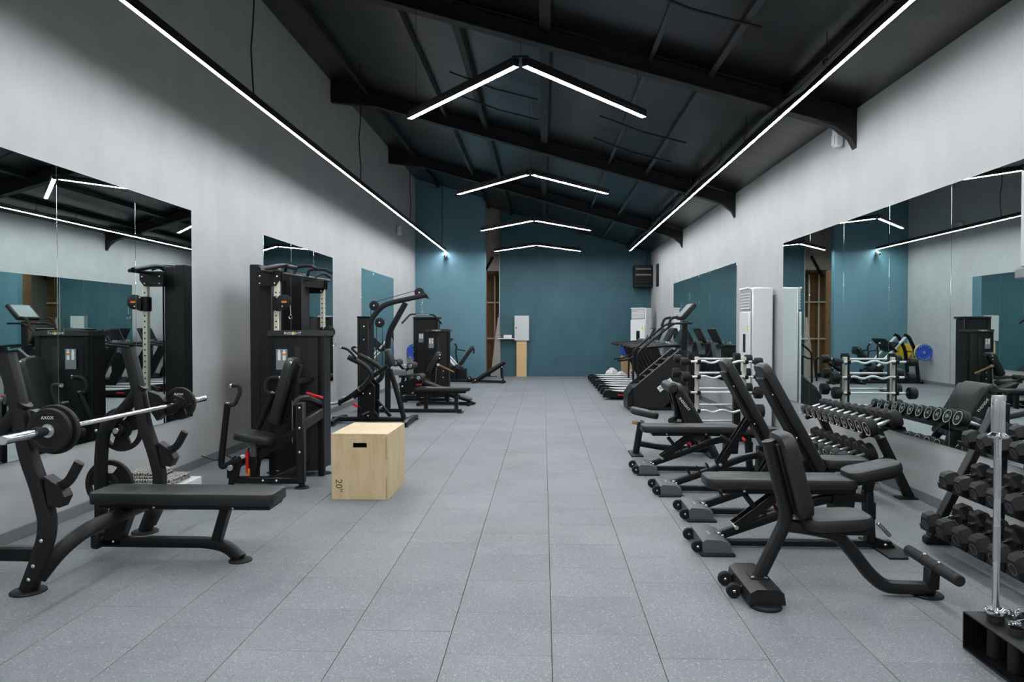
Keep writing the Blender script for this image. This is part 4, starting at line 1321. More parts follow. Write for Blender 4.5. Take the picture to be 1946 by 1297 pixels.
def leg_press():
    root = thing('leg_press', 'black angled leg press with bright steel rails near the back wall', 'gym machine', (-2.7, 20.6, 0))
    y0, y1 = 20.2, 21.0
    ym = (y0 + y1) / 2
    for y in (y0 + 0.12, y1 - 0.12):
        MB().cyl((-2.5, y, 0.46), (-3.24, y, 1.27), 0.038, 16).build('rail', 'silver', root)
        MB().rtube([V(-3.20, y, 1.33), V(-3.32, y, 1.28), V(-3.5, y, 0.9), V(-3.6, y, 0.04)], 0.09, 0.07, 0.1, 0.02, (0, 1, 0)).build('rear_frame', 'frame', root)
        MB().bar((-3.68, y, 0.04), (-1.85, y, 0.04), 0.08, 0.07, b=0.012).build('base_rail', 'frame', root)
        MB().bar((-2.5, y, 0.06), (-2.5, y, 0.47), 0.08, 0.07, (0, 1, 0)).build('front_post', 'frame', root)
    for x in (-3.62, -1.9): MB().bar((x, y0 - 0.05, 0.035), (x, y1 + 0.05, 0.035), 0.08, 0.06).build('cross_foot', 'frame', root)
    # sled with its foot plate and loading pins
    ax = frame_of(V(-0.87, 0, 0.85))
    MB().box((-2.95, ym, 1.0), (0.30, 0.62, 0.09), ax, 0.01).build('sled', 'frame', root)
    MB().box((-2.80, ym, 1.04), (0.05, 0.78, 0.5), frame_of(V(0.87, 0, -0.85)), 0.01).build('foot_plate', 'frame_soft', root)
    MB().cyl((-3.58, y0 - 0.20, 0.86), (-3.58, y1 + 0.20, 0.86), 0.024).build('loading_pin', 'steel', root)
    # seat and reclined back pad with arm bars
    a, b = Ze(1195, 740, ym), Ze(1283, 612, ym)
    x, y, z = frame_of(b - a, (-1, 0, 0.6))
    MB().pad((a + b) / 2, (b - a).length + 0.1, 0.46, 0.08, (x, y, z), 0.08).build('backrest', 'pad', root)
    MB().pad((a.x - 0.17, ym, 0.40), 0.42, 0.46, 0.08, frame_of(V(1, 0, -0.2)), 0.08).build('seat', 'pad', root)
    MB().box((a.x - 0.1, ym, 0.21), (0.5, 0.36, 0.32), b=0.02).build('seat_box', 'frame', root)
    for yy in (y0, y1):
        MB().tube([Ze(1165, 740, yy), Ze(1150, 650, yy), Ze(1160, 600, yy), Ze(1137, 570, yy)], 0.022, 0.06).build('arm_bar', 'frame', root)
        MB().cyl(Ze(1140, 575, yy), Ze(1134, 566, yy), 0.03).build('arm_knob', 'chrome', root)
        MB().tube([Ze(1165, 625, yy), Ze(1230, 635, yy)], 0.018).build('stay', 'frame', root)
    MB().rtube([b + V(0, 0, 0.02), b + V(0.06, 0, -0.03), b + V(0.05, 0, -0.16)], 0.3, 0.03, 0.05, 0.01).build('head_roll', 'pad', root)
    bp = weight_plate((-3.58, 20.02, 0.86), 0.225, 0.05, 'blue lettered bumper plate on the near side of the leg press', 'blue', False, None, None)
    for a0 in (0.5 * PI + 0.75, -0.5 * PI + 0.75):
        arc_lettering('LIFTER', V(-3.58, 19.994, 0.86), 0.19, 0.06, a0, 0.30, 'white_print', bp)
    weight_plate((-3.58, 20.09, 0.86), 0.225, 0.05, 'yellow bumper plate tucked behind the blue one on the leg press', 'yellow', False, None, None)
    weight_plate((-3.58, 21.12, 0.86), 0.225, 0.05, 'yellow bumper plate on the far side of the leg press', 'yellow', False, None, None)


leg_press()


def ab_bench():
    root = thing('sit_up_bench', 'slim black incline sit-up bench in front of the wall opening', 'bench', (-1.5, 20.1, 0))
    Y = 20.05
    MB().bar((-1.95, Y, 0.06), Ze(1562, 892, Y), 0.09, 0.06).build('base_rail', 'frame', root)
    a, b = Ze(1318, 872, Y), Ze(1550, 722, Y)
    x, y, z = frame_of(b - a)
    MB().pad((a + b) / 2, (b - a).length, 0.28, 0.07, (x, y, z), 0.05).build('bench_pad', 'pad', root)
    MB().bar(a - z * 0.06, b - z * 0.06, 0.06, 0.05, z).build('pad_rail', 'frame', root)
    MB().rtube([Ze(1525, 750, Y), Ze(1527, 830, Y), Ze(1540, 890, Y)], 0.07, 0.06, 0.05, 0.014, (0, 1, 0)).build('support', 'frame', root)
    for yy in (-0.22, 0.22):
        c = Ze(1262, 862, Y + yy)
        MB().cyl(c + V(0, -0.09, 0), c + V(0, 0.09, 0), 0.055, 16, 0.01).build('foam_roller', 'foam', root)
    MB().tube([Ze(1262, 862, Y - 0.32), Ze(1262, 862, Y + 0.32)], 0.016).build('roller_axle', 'steel', root)
    MB().bar(Ze(1262, 862, Y), Ze(1320, 885, Y), 0.06, 0.05).build('roller_arm', 'frame', root)
    for xx in (-1.93, -1.13):
        MB().bar((xx, Y - 0.25, 0.03), (xx, Y + 0.25, 0.03), 0.07, 0.06).build('cross_foot', 'frame', root)
    bolts(root, [Ze(1310, 880, Y - 0.15), Ze(1528, 770, Y - 0.05), Ze(1530, 870, Y - 0.05)], (0, -1, 0), 0.02)


ab_bench()

# things on the end wall
ec = thing('electrical_cabinet', 'pale grey electrical cabinet on the teal end wall', 'cabinet', (-0.68, 22.700, 1.12))
MB().box((-0.68, 22.700, 1.51), (0.455, 0.2, 0.78), b=0.006).build('body', 'pale_grey', ec)
dr = MB().box((-0.68, 22.593, 1.51), (0.435, 0.016, 0.76), b=0.004).build('door', 'pale_grey', ec)
MB().box((-0.845, 22.580, 1.52), (0.03, 0.012, 0.05), b=0.003).build('lock', 'cable', dr)
MB().box((-0.685, 22.710, 0.559), (0.32, 0.16, 1.118), b=0.004).single('timber_post', 'pine', 'plain timber post under the electrical cabinet', 'post', (-0.685, 22.710, 0))
MB().box((-1.17, 22.690, 1.185), (0.51, 0.2, 0.03), b=0.003).single('wall_shelf', 'white_plastic', 'small white shelf left of the electrical cabinet', 'shelf', (-1.17, 22.690, 1.17))
MB().box((-1.12, 22.690, 1.252), (0.26, 0.12, 0.10), b=0.01).single('small_box', 'white_plastic', 'small white box on the shelf beside the cabinet', 'box', (-1.12, 22.690, 1.202))
MB().prism([V(-1.66, 22.640, 0.002), V(-1.33, 22.640, 0.002), V(-1.375, 22.680, 1.85), V(-1.425, 22.680, 1.85)], (0, 0.02, 0)).single('leaning_board', 'plaster_raw', 'tapered beige board leaning at the edge of the wall opening', 'board', (-1.46, 22.620, 0))
MB().tube([V(-1.45, 22.5, 0.02), V(-1.6, 22.400, 0.02), V(-1.75, 22.450, 0.02)], 0.012).single('floor_cable', 'cable', 'short black cable on the floor below the wall opening', 'cable', (-1.6, 22.450, 0))

# small fittings on the left wall and light end
cc = thing('security_camera', 'small white security camera under the left light strip', 'camera', (-2.885, 21.250, 3.65))
MB().box((-2.885, 21.310, 3.70), (0.05, 0.08, 0.05), b=0.006).build('bracket', 'white_plastic', cc)
MB().bar((-2.885, 21.300, 3.69), (-2.885, 21.230, 3.66), 0.03, 0.03).build('arm', 'white_plastic', cc)
MB().cyl((-2.885, 21.250, 3.66), (-2.885, 21.100, 3.62), 0.045, 16, 0.008).build('housing', 'white_plastic', cc)
MB().cyl((-2.885, 21.102, 3.62), (-2.885, 21.092, 3.618), 0.03, 14).build('lens', 'screen', cc)
ws = thing('wall_sensor', 'small white speaker box high on the left wall near the far end', 'speaker', (-3.75, 18.7, 4.05))
MB().box((-3.735, 18.7, 4.05), (0.11, 0.16, 0.24), b=0.02).build('body', 'white_plastic', ws)
MB().box((-3.675, 18.7, 4.05), (0.012, 0.12, 0.19), b=0.004).build('grille', 'pale_grey', ws)
# plug sockets low on the wall behind the chest press
sk = thing('power_strip', 'black power strip with plugs on the floor behind the chest press seat', 'power strip', (-3.35, 8.0, 0))
MB().box((-3.35, 8.0, 0.03), (0.25, 0.06, 0.05), b=0.01).build('body', 'rubber', sk)
MB().tube([V(-3.45, 8.0, 0.04), V(-3.55, 7.9, 0.12), V(-3.6, 7.85, 0.05), V(-3.76, 7.8, 0.12)], 0.006, 0.05).build('cord', 'cable', sk)
MB().box((-3.38, 8.0, 0.075), (0.05, 0.05, 0.05), b=0.012).build('plug', 'white_plastic', sk)
MB().box((-3.29, 8.0, 0.08), (0.05, 0.05, 0.06), b=0.012).build('plug', 'rubber', sk)
MB().tube([V(-3.3, 8.0, 0.06), V(-3.3, 7.95, 0.2), V(-3.2, 8.05, 0.12), V(-3.2, 8.1, 0.02)], 0.01, 0.06).build('cord', 'cable', sk)

# ================================================================ RIGHT SIDE
Zs = zm(1100, 580, 6.175)
Zu = zm(1220, 820, 3.602)
Zp = zm(1180, 700, 6.487)


def adjustable_bench(Y, dx, raised, seat, label):
    root = thing('adjustable_bench', label, 'bench', (1.7 + dx, Y, 0), 'adjustable benches in a row')
    X = lambda x: x + dx
    # wheeled rear foot
    ft = MB()
    ft.prism([V(X(1.075), Y, 0.012), V(X(1.265), Y, 0.012), V(X(1.255), Y, 0.075), V(X(1.20), Y, 0.10), V(X(1.09), Y, 0.105), V(X(1.07), Y, 0.09)], (0, 0.40, 0))
    f = ft.build('rear_foot', 'grey_foot', root)
    lettering('INSIGHT', 0.022, (X(1.145), Y - 0.02, 0.1035), (0, 1, 0), (-1, 0, 0), 'white_print', f)
    for s in (-1, 1):
        MB().box((X(1.165), Y + s * 0.205, 0.008), (0.23, 0.06, 0.014), b=0.004).build('foot_pad', 'rubber', root)
        w = MB().lathe([(0.008, -0.014), (0.036, -0.014), (0.043, -0.008), (0.043, 0.008), (0.036, 0.014), (0.008, 0.014)], (X(1.045), Y + s * 0.15, 0.047), (0, 1, 0), 18).build('wheel', 'rubber', root)
        MB().cyl((X(1.045), Y + s * 0.15 - 0.02, 0.047), (X(1.045), Y + s * 0.15 + 0.02, 0.047), 0.009, 10).build('wheel_hub', 'bolt', w)
    # frame
    MB().rtube([V(X(1.20), Y, 0.075), V(X(1.62), Y, 0.225), V(X(1.86), Y, 0.325), V(X(2.05), Y, 0.36), V(X(2.26), Y, 0.355)], 0.06, 0.062, 0.12, 0.012).build('ladder_beam', 'frame', root)
    MB().bar((X(1.18), Y, 0.035), (X(2.40), Y, 0.035), 0.055, 0.045, b=0.008).build('floor_rail', 'frame', root)
    for k in range(5):
        xx = 1.36 + k * 0.085
        zz = 0.075 + (xx - 1.2) * 0.357 + 0.045
        for s in (-1, 1):
            MB().prism([V(X(xx), Y + s * 0.025, zz - 0.02), V(X(xx + 0.018), Y + s * 0.025, zz - 0.012), V(X(xx - 0.002), Y + s * 0.025, zz + 0.035), V(X(xx - 0.014), Y + s * 0.025, zz + 0.03)], (0, 0.008, 0)).build('ladder_tooth', 'frame', root)
    bolts(root, [V(X(1.215), Y - 0.032, 0.10), V(X(1.24), Y - 0.03, 0.085)], (0, -1, 0), 0.012)
    MB().box((X(1.218), Y - 0.02, 0.108), (0.03, 0.03, 0.004), b=0.001).build('label_plate', 'steel', root)
    # front post and flat horseshoe foot
    MB().bar((X(2.255), Y, 0.04), (X(2.235), Y, 0.41), 0.06, 0.085, (0, 1, 0), 0.012).build('front_post', 'frame', root)
    MB().prism([V(X(2.28), Y - 0.24, 0.007), V(X(2.40), Y - 0.24, 0.007), V(X(2.46), Y - 0.12, 0.007), V(X(2.46), Y + 0.12, 0.007), V(X(2.40), Y + 0.24, 0.007), V(X(2.28), Y + 0.24, 0.007)], (0, 0, 0.013)).build('front_foot', 'rubber', root)
    MB().prism([V(X(2.30), Y, 0.014), V(X(2.42), Y, 0.014), V(X(2.39), Y, 0.05), V(X(2.30), Y, 0.075)], (0, 0.05, 0)).build('foot_gusset', 'frame', root)
    bolts(root, [V(X(2.35), Y - 0.027, 0.035)], (0, -1, 0), 0.012)
    MB().cyl((X(2.29), Y - 0.04, 0.19), (X(2.375), Y - 0.04, 0.10), 0.013, 12).build('lift_handle', 'steel', root)
    MB().bar((X(2.27), Y - 0.03, 0.21), (X(2.27), Y - 0.03, 0.33), 0.02, 0.02, (0, 1, 0)).build('handle_bracket', 'frame', root)
    MB().prism([V(X(1.98), Y, 0.20), V(X(2.12), Y, 0.20), V(X(2.14), Y, 0.43), V(X(1.99), Y, 0.43)], (0, 0.10, 0)).build('hinge_box', 'frame', root)
    MB().ring((X(2.30), Y, 0.43), (0, 1, 0), 0.022, 0.008, 14, 6).build('seat_hinge', 'bolt', root)
    # back pad, strut
    if raised:
        a, b = V(X(2.145), Y, 0.375), V(X(1.672), Y, 1.235)
        s0, s1 = V(X(1.64), Y, 0.265), V(X(1.905), Y, 0.69)
        kn = V(X(1.83), Y - 0.05, 0.50)
        zz = frame_of(b - a, (1, 0, 0.55))
    else:
        a, b = V(X(2.135), Y, 0.465), V(X(1.115), Y, 0.465)
        s0, s1 = V(X(1.33), Y, 0.15), V(X(1.66), Y, 0.405)
        kn = V(X(1.60), Y - 0.05, 0.30)
        zz = frame_of(b - a, (0, 0, 1))
    x, y, z = zz
    MB().pad((a + b) / 2, (b - a).length, 0.285, 0.075, (x, y, z), 0.07, 0.02).build('back_pad', 'pad', root)
    MB().box(a.lerp(b, 0.47) - z * 0.052, ((b - a).length * 0.86, 0.20, 0.04), (x, y, z), 0.012).build('back_board', 'frame', root)
    bolts(root, [a.lerp(b, 0.75) - z * 0.05 - V(0, 0.101, 0), a.lerp(b, 0.35) - z * 0.05 - V(0, 0.101, 0)], (0, -1, 0), 0.010)
    for s in (-1, 1):
        MB().bar(s0 + V(0, s * 0.045, 0), s1 + V(0, s * 0.045, 0), 0.012, 0.06, frame_of(s1 - s0, (0, 0, 1))[2], 0.003).build('strut_plate', 'frame', root)
    for p in (s0, s1):
        MB().cyl(p + V(0, -0.062, 0), p + V(0, 0.062, 0), 0.016, 12).build('strut_pin', 'bolt', root)
    gd = frame_of(s1 - s0)[2]
    g0 = s0.lerp(s1, 0.45)
    MB().cyl(g0 + gd * 0.02, g0 + gd * 0.13, 0.019, 12, 0.005).build('strut_grip', 'foam', root)
    MB().cyl(g0 - V(0, 0.05, 0), g0 + V(0, 0.05, 0), 0.017, 10).build('grip_axle', 'frame', root)
    MB().cyl(kn + V(0, 0.03, 0.03), kn + V(0.03, -0.02, -0.01), 0.014, 12, 0.005).build('pop_pin', 'red', root)
    # seat
    if seat == 'up':
        c, ax = V(X(2.262), Y, 0.545), frame_of(V(1, 0, 0.22))
    else:
        c, ax = V(X(2.335), Y, 0.445), frame_of(V(1, 0, 0.0))
    MB().pad(c, 0.375, 0.27, 0.075, ax, 0.085, 0.022, 0.86).build('seat', 'pad', root)
    MB().box(c - ax[2] * 0.05, (0.28, 0.17, 0.03), ax, 0.008).build('seat_board', 'frame', root)
    MB().bar((X(2.235), Y, 0.40), c - ax[2] * 0.05 - V(0.02, 0, 0), 0.06, 0.06, (0, 1, 0)).build('seat_stem', 'frame', root)


adjustable_bench(5.10, 0.0, False, 'up', 'adjustable bench laid flat with tilted-up seat, nearest of the four')
adjustable_bench(5.96, 0.08, True, 'flat', 'adjustable bench with raised back, nearer of the two raised ones')
adjustable_bench(6.80, -0.01, True, 'flat', 'adjustable bench with raised back, farther of the two raised ones')
adjustable_bench(7.75, -0.08, False, 'flat', 'adjustable bench laid flat in front of the preacher curl bench')


def utility_bench():
    root = thing('utility_bench', 'black upright utility bench with a foot roller in the right foreground', 'bench', (1.6, 4.2, 0))
    Y = 4.20
    # rear foot with wheels
    MB().prism([V(1.115, Y, 0.022), V(1.315, Y, 0.022), V(1.305, Y, 0.085), V(1.27, Y, 0.105), V(1.16, Y, 0.105), V(1.125, Y, 0.085)], (0, 0.46, 0)).build('rear_foot', 'frame_soft', root)
    for s in (-1, 1):
        MB().disc((1.215, Y + s * 0.20, 0), 0.085, 0.022).build('foot_pad', 'rubber', root)
        w = MB().lathe([(0.008, -0.016), (0.036, -0.016), (0.042, -0.008), (0.042, 0.008), (0.036, 0.016), (0.008, 0.016)], (1.075, Y + 0.03 + s * 0.10, 0.044), (0, 1, 0), 18).build('wheel', 'rubber', root)
        MB().cyl((1.075, Y + 0.03 + s * 0.10 - 0.022, 0.044), (1.075, Y + 0.03 + s * 0.10 + 0.022, 0.044), 0.009, 10).build('wheel_hub', 'bolt', w)
        MB().bar((1.075, Y + 0.03 + s * 0.10, 0.05), (1.13, Y + 0.03 + s * 0.10, 0.06), 0.02, 0.025).build('wheel_bracket', 'frame', root)
    # mast leaning forward then back
    MB().rtube([V(1.228, Y, 0.085), V(1.375, Y, 0.40), V(1.39, Y, 0.47), V(1.285, Y, 0.885)], 0.075, 0.085, 0.14, 0.032, (0, 1, 0)).build('mast', 'frame_soft', root)
    MB().box((1.228, Y, 0.107), (0.11, 0.12, 0.008), b=0.002).build('mast_flange', 'frame', root)
    bolts(root, [V(1.19, Y - 0.05, 0.111), V(1.26, Y - 0.05, 0.111)], (0, 0, 1), 0.012)
    # backrest
    a, b = V(1.475, Y, 0.455), V(1.352, Y, 0.935)
    x, y, z = frame_of(b - a, (1, 0, 0.25))
    MB().pad((a + b) / 2, (b - a).length, 0.30, 0.085, (x, y, z), 0.085, 0.026).build('backrest', 'pad', root)
    MB().box((a + b) / 2 - z * 0.05, ((b - a).length * 0.8, 0.16, 0.02), (x, y, z), 0.006).build('backrest_board', 'frame', root)
    # seat and its carrier
    MB().pad((1.655, Y, 0.435), 0.385, 0.31, 0.075, frame_of(V(1, 0, 0.05)), 0.10, 0.024, 0.9).build('seat', 'pad', root)
    MB().box((1.66, Y, 0.385), (0.30, 0.2, 0.03), b=0.008).build('seat_board', 'frame', root)
    MB().rtube([V(1.38, Y, 0.40), V(1.50, Y, 0.385), V(1.66, Y, 0.355), V(1.73, Y, 0.29), V(1.86, Y, 0.12), V(1.94, Y, 0.055), V(2.04, Y, 0.05), V(2.21, Y, 0.05)], 0.075, 0.075, 0.12, 0.03, (0, 1, 0)).build('front_leg', 'frame_soft', root)
    MB().disc((2.19, Y + 0.02, 0), 0.085, 0.014).build('foot_pad', 'rubber', root)
    MB().bar((2.20, Y, 0.05), (2.205, Y, 0.165), 0.06, 0.075, (0, 1, 0)).build('roller_post', 'frame', root)
    MB().cyl((2.205, Y - 0.28, 0.185), (2.205, Y + 0.27, 0.185), 0.031, 18, 0.006).build('foot_roller', 'foam', root)
    for s in (-1, 1):
        MB().cyl((2.205, Y + s * 0.075 - 0.008, 0.185), (2.205, Y + s * 0.075 + 0.008, 0.185), 0.0335, 18).build('roller_clamp', 'frame', root)
        bolts(root, [V(2.205, Y + s * 0.075, 0.217)], (0, 0, 1), 0.012)


utility_bench()


def preacher_bench():
    root = thing('preacher_bench', 'black preacher curl bench with lettered side arm and small tilted seat', 'bench', (1.5, 8.75, 0))
    Y = 8.80
    # seat on its post
    MB().pad(at(1224, 785, Y), 0.33, 0.30, 0.075, frame_of(V(1, 0, -0.22)), 0.07, 0.022).build('seat', 'pad', root)
    MB().bar(at(1221, 800, Y), at(1219, 806, Y), 0.05, 0.05, (0, 1, 0)).build('seat_slider', 'steel', root)
    MB().rtube([at(1218, 803, Y), at(1208, 862, Y)], 0.075, 0.09, 0, 0.02, (0, 1, 0)).build('seat_post', 'frame', root)
    MB().cyl(at(1201, 803, Y), at(1218, 806, Y), 0.02, 12).build('pin_knob', 'card', root)
    px = at(1208, 862, Y).x
    MB().box((px, Y, 0.008), (0.14, 0.40, 0.016), b=0.004).build('rear_foot', 'rubber', root)
    MB().rtube([V(px, Y, 0.14), V(px + 0.35, Y, 0.08), V(1.95, Y, 0.06)], 0.075, 0.07, 0.1, 0.018).build('spine', 'frame', root)
    MB().box((2.02, Y, 0.008), (0.16, 0.55, 0.016), b=0.004).build('front_foot', 'rubber', root)
    for s in (-1, 1):
        MB().rtube([V(1.75, Y + s * 0.05, 0.36), V(1.90, Y + s * 0.12, 0.30), V(2.02, Y + s * 0.22, 0.015)], 0.09, 0.06, 0.12, 0.018, (0, 1, 0)).build('front_leg', 'frame', root)
    # arm pad, sloping down away from the seat
    a, b = at(1282, 735, Y), at(1330, 822, Y)
    x, y, z = frame_of(b - a, (1, 0, 0.6))
    MB().pad((a + b) / 2 + z * 0.02, (b - a).length + 0.06, 0.56, 0.075, (x, y, z), 0.05, 0.024).build('arm_pad', 'pad', root)
    MB().cyl(a + V(-0.06, -0.28, -0.0), a + V(-0.06, 0.28, -0.0), 0.062, 18, 0.02).build('pad_roll', 'pad', root)
    for s in (-1, 1):
        q = [at(1276, 747, Y), at(1287, 740, Y), at(1322, 800, Y), at(1330, 830, Y), at(1308, 830, Y), at(1290, 790, Y)]
        sp = MB().prism([V(p.x, Y + s * 0.27, p.z) for p in q], (0, 0.03, 0)).build('side_arm', 'frame_soft', root)
        if s < 0:
            d = (at(1300, 772, Y) - at(1283, 750, Y))
            lettering('INSIGHT', 0.042, V(at(1292, 764, Y).x, Y - 0.2855, at(1292, 764, Y).z), V(d.x, 0, d.z), V(-d.z, 0, d.x), 'white_print', sp, sx=1.2)
    MB().rtube([at(1276, 798, Y), at(1288, 792, Y), at(1284, 760, Y), at(1278, 742, Y)], 0.07, 0.07, 0.1, 0.02, (0, 1, 0)).build('arm_support', 'frame', root)
    MB().bar(at(1300, 812, Y), V(1.80, Y, 0.10), 0.08, 0.07, (0, 1, 0)).build('mast', 'frame', root)
    MB().cyl(at(1275, 800, Y - 0.24), at(1275, 800, Y + 0.24), 0.035, 14).build('bar_rest', 'frame', root)
    MB().box(at(1291, 800, Y - 0.3), (0.05, 0.01, 0.03), b=0.002).build('bracket_plate', 'steel', root)


preacher_bench()


def ez_rack():
    root = thing('barbell_rack', 'upright rack with champagne posts holding rows of fixed barbells', 'rack', (2.36, 9.860, 0))
    for x in (2.05, 2.67):
        MB().bar((x, 9.800, 0.03), (x, 9.800, 1.14), 0.05, 0.055, (0, 1, 0), 0.005).build('front_post', 'champagne', root)
        MB().bar((x - 0.06, 9.940, 0.03), (x - 0.06, 9.940, 1.17), 0.09, 0.11, (0, 1, 0), 0.01).build('rear_post', 'frame', root)
        MB().cyl((x - 0.06, 9.940, 1.165), (x - 0.06, 9.940, 1.185), 0.05).build('post_cap', 'rubber', root)
        MB().rtube([V(x, 9.490, 0.02), V(x, 9.640, 0.045), V(x, 10.190, 0.045), V(x, 10.340, 0.02)], 0.08, 0.045, 0.1, 0.012).build('foot', 'frame', root)
        for z in (1.08, 0.88, 0.674, 0.43):
            h = MB()
            h.rtube([V(x, 9.800, z - 0.02), V(x, 9.690, z - 0.026), V(x, 9.670, z - 0.02), V(x, 9.660, z + 0.02)], 0.045, 0.016, 0.02, 0.004)
            h.build('hook', 'rubber', root)
        for z in (1.10, 0.905, 0.69, 0.465, 0.24):
            MB().rtube([V(x, 9.960, z - 0.02), V(x, 10.100, z - 0.026), V(x, 10.125, z - 0.02), V(x, 10.130, z + 0.02)], 0.045, 0.016, 0.02, 0.004).build('hook', 'rubber', root)
        MB().tube([V(x + 0.018, 9.770, 0.05), V(x + 0.018, 9.770, 1.12)], 0.006, 0, 6).build('post_edge', 'steel', root)
    MB().bar((2.0, 9.940, 0.14), (2.65, 9.940, 0.14), 0.05, 0.06).build('cross_rail', 'frame', root)

    def fixed_bar(y, z, ez, R, label, xc=2.33, half=0.53):
        t = thing('fixed_barbell', label, 'barbell', (xc, y, z), 'fixed barbells on the upright rack')
        if ez:
            pts = [(-half + 0.09, 0), (-0.30, 0), (-0.23, 0.012), (-0.13, -0.026), (-0.03, 0.012), (0.03, 0.012), (0.13, -0.026), (0.23, 0.012), (0.30, 0), (half - 0.09, 0)]
            MB().tube([V(xc + a, y, z + b) for a, b in pts], 0.0150, 0.05, 12).build('shaft', 'silver', t)
        else:
            MB().tube([V(xc - half + 0.09, y, z), V(xc + half - 0.09, y, z)], 0.0150, 0, 12).build('shaft', 'silver', t)
        for s in (-1, 1):
            MB().lathe([(R * 0.9, 0), (R, 0.008), (R, 0.085), (R * 0.92, 0.095), (R * 0.5, 0.097)], (xc + s * (half - 0.095), y, z), (s, 0, 0), 20).build('head', 'rubber', t)
            MB().cyl((xc + s * (half - 0.10), y, z), (xc + s * (half - 0.13), y, z), 0.024, 12).build('collar', 'rubber', t)

    rows = ['top', 'second', 'third', 'lowest']
    for k, (z, ez) in enumerate(((1.08, True), (0.88, True), (0.674, False), (0.43, True))):
        fixed_bar(9.675, z, ez, 0.055 + 0.012 * k, ('zigzag curl bar' if ez else 'straight fixed bar') + ' on the %s front hooks of the upright rack' % rows[k], 2.34 + 0.02 * (k % 2))
    rr = ['top', 'second', 'middle', 'fourth', 'lowest']
    for k, z in enumerate((1.10, 0.905, 0.69, 0.465, 0.24)):
        fixed_bar(10.115, z, False, 0.058 + 0.010 * k, 'straight fixed bar on the %s rear hooks of the upright rack' % rr[k], 2.33 - 0.02 * (k % 2))


ez_rack()


def dumbbell_rack():
    root = thing('dumbbell_rack', 'two-tier black rack for round dumbbells along the right mirror', 'rack', (3.1, 7.25, 0))
    up = V(math.cos(math.radians(20)), 0, math.sin(math.radians(20)))      # along a dumbbell, towards the wall
    nz = V(-up.z, 0, up.x)
    for y in (6.62, 7.98):
        MB().rtube([V(3.27, y, 0.01), V(2.985, y, 0.60)], 0.075, 0.085, 0, 0.016, (0, 1, 0)).build('leg', 'frame', root)
        MB().prism([V(3.16, y - 0.06, 0.007), V(3.33, y - 0.06, 0.007), V(3.33, y + 0.06, 0.007), V(3.16, y + 0.06, 0.007)], (0, 0, 0.014)).build('foot', 'rubber', root)
        for c in (V(2.945, y, 0.695), V(2.825, y, 0.36)):
            MB().bar(c - up * 0.15 - nz * 0.10, c + up * 0.16 - nz * 0.10, 0.05, 0.035, nz, 0.004).build('shelf_bracket', 'frame', root)
        MB().bar(V(3.10, y, 0.36), V(2.86, y, 0.29), 0.06, 0.05, (0, 1, 0)).build('lower_link', 'frame', root)
    for c in (V(2.945, 0, 0.695), V(2.825, 0, 0.36)):
        for s in (-1, 1):
            p = c + up * (s * 0.085) - nz * 0.082
            MB().bar(p + V(0, 6.30, 0), p + V(0, 8.16, 0), 0.05, 0.008, nz, 0.002).build('shelf_rail', 'frame', root)
            q = c + up * (s * 0.115) - nz * 0.072
            MB().bar(q + V(0, 6.30, 0), q + V(0, 8.16, 0), 0.006, 0.035, nz, 0.001).build('shelf_lip', 'frame', root)
    bolts(root, [V(2.80, 6.4 + k * 0.165, 0.60) for k in range(11)], (-1, 0, 0), 0.008)


dumbbell_rack()


def round_dumbbell(R, num):
    """Local x along the handle; heads with printed ring and number on both ends."""
    t = thing('round_dumbbell', '', 'dumbbell')
    hl, Lh = 0.065, 0.055 + R * 0.35
    prof = [(-hl, 0.0135), (-0.03, 0.0155), (0, 0.0165), (0.03, 0.0155), (hl, 0.0135)]
    MB().lathe([(0.012, -hl)] + [(r, x) for x, r in prof] + [(0.012, hl)], (0, 0, 0), (1, 0, 0), 14).build('handle', 'steel', t)
    for s in (-1, 1):
        h = MB().lathe([(0.012, 0), (R * 0.5, 0), (R * 0.9, 0.006), (R, 0.016), (R, Lh - 0.014), (R * 0.93, Lh - 0.003), (R * 0.82, Lh), (R * 0.80, Lh - 0.003), (0, Lh - 0.003)], (s * hl, 0, 0), (s, 0, 0), 24).build('head', 'rubber', t)
        xe = s * (hl + Lh - 0.002)
        rg = MB()
        rg.lathe([(R * 0.72, 0), (R * 0.79, 0), (R * 0.79, 0.0018), (R * 0.72, 0.0018), (R * 0.72, 0)], (xe - s * 0.0005, 0, 0), (s, 0, 0), 24)
        rg.build('face_ring', 'white_print', h)
        lettering(num, R * 0.66, (xe, 0, 0), (0, s, 0), (0, 0, 1), 'white_print', h)
    return t


def fill_round():
    tilt = -math.radians(20)
    # upper tier, nearest first
    for i in range(11):
        R = 0.080 - i * 0.0030
        d = round_dumbbell(R, str(42 - i * 3 + (1 if i % 2 else 0)))
        ct = V(2.945, 6.43 + i * 0.162, 0.695)
        nz = V(-math.sin(math.radians(20)), 0, math.cos(math.radians(20)))
        d.location = ct - nz * (0.076 - R)
        d.rotation_euler = (0, tilt, 0)
        tag(d, '%s round dumbbell from the near end, upper tier of the mirror-side rack' % ORD[i] if i else 'nearest and largest round dumbbell on the upper tier of the mirror-side rack', 'dumbbell', 'round dumbbells on the upper tier')
    for i in range(8):
        R = 0.086 - i * 0.002
        d = round_dumbbell(R, str(55 - i * 2))
        ct = V(2.825, 6.64 + i * 0.182, 0.36)
        nz = V(-math.sin(math.radians(20)), 0, math.cos(math.radians(20)))
        d.location = ct + nz * (R - 0.076)
        d.rotation_euler = (0, tilt, 0)
        tag(d, '%s round dumbbell from the near end, lower tier of the mirror-side rack' % ORD[i] if i else 'nearest round dumbbell on the lower tier of the mirror-side rack', 'dumbbell', 'round dumbbells on the lower tier')


fill_round()

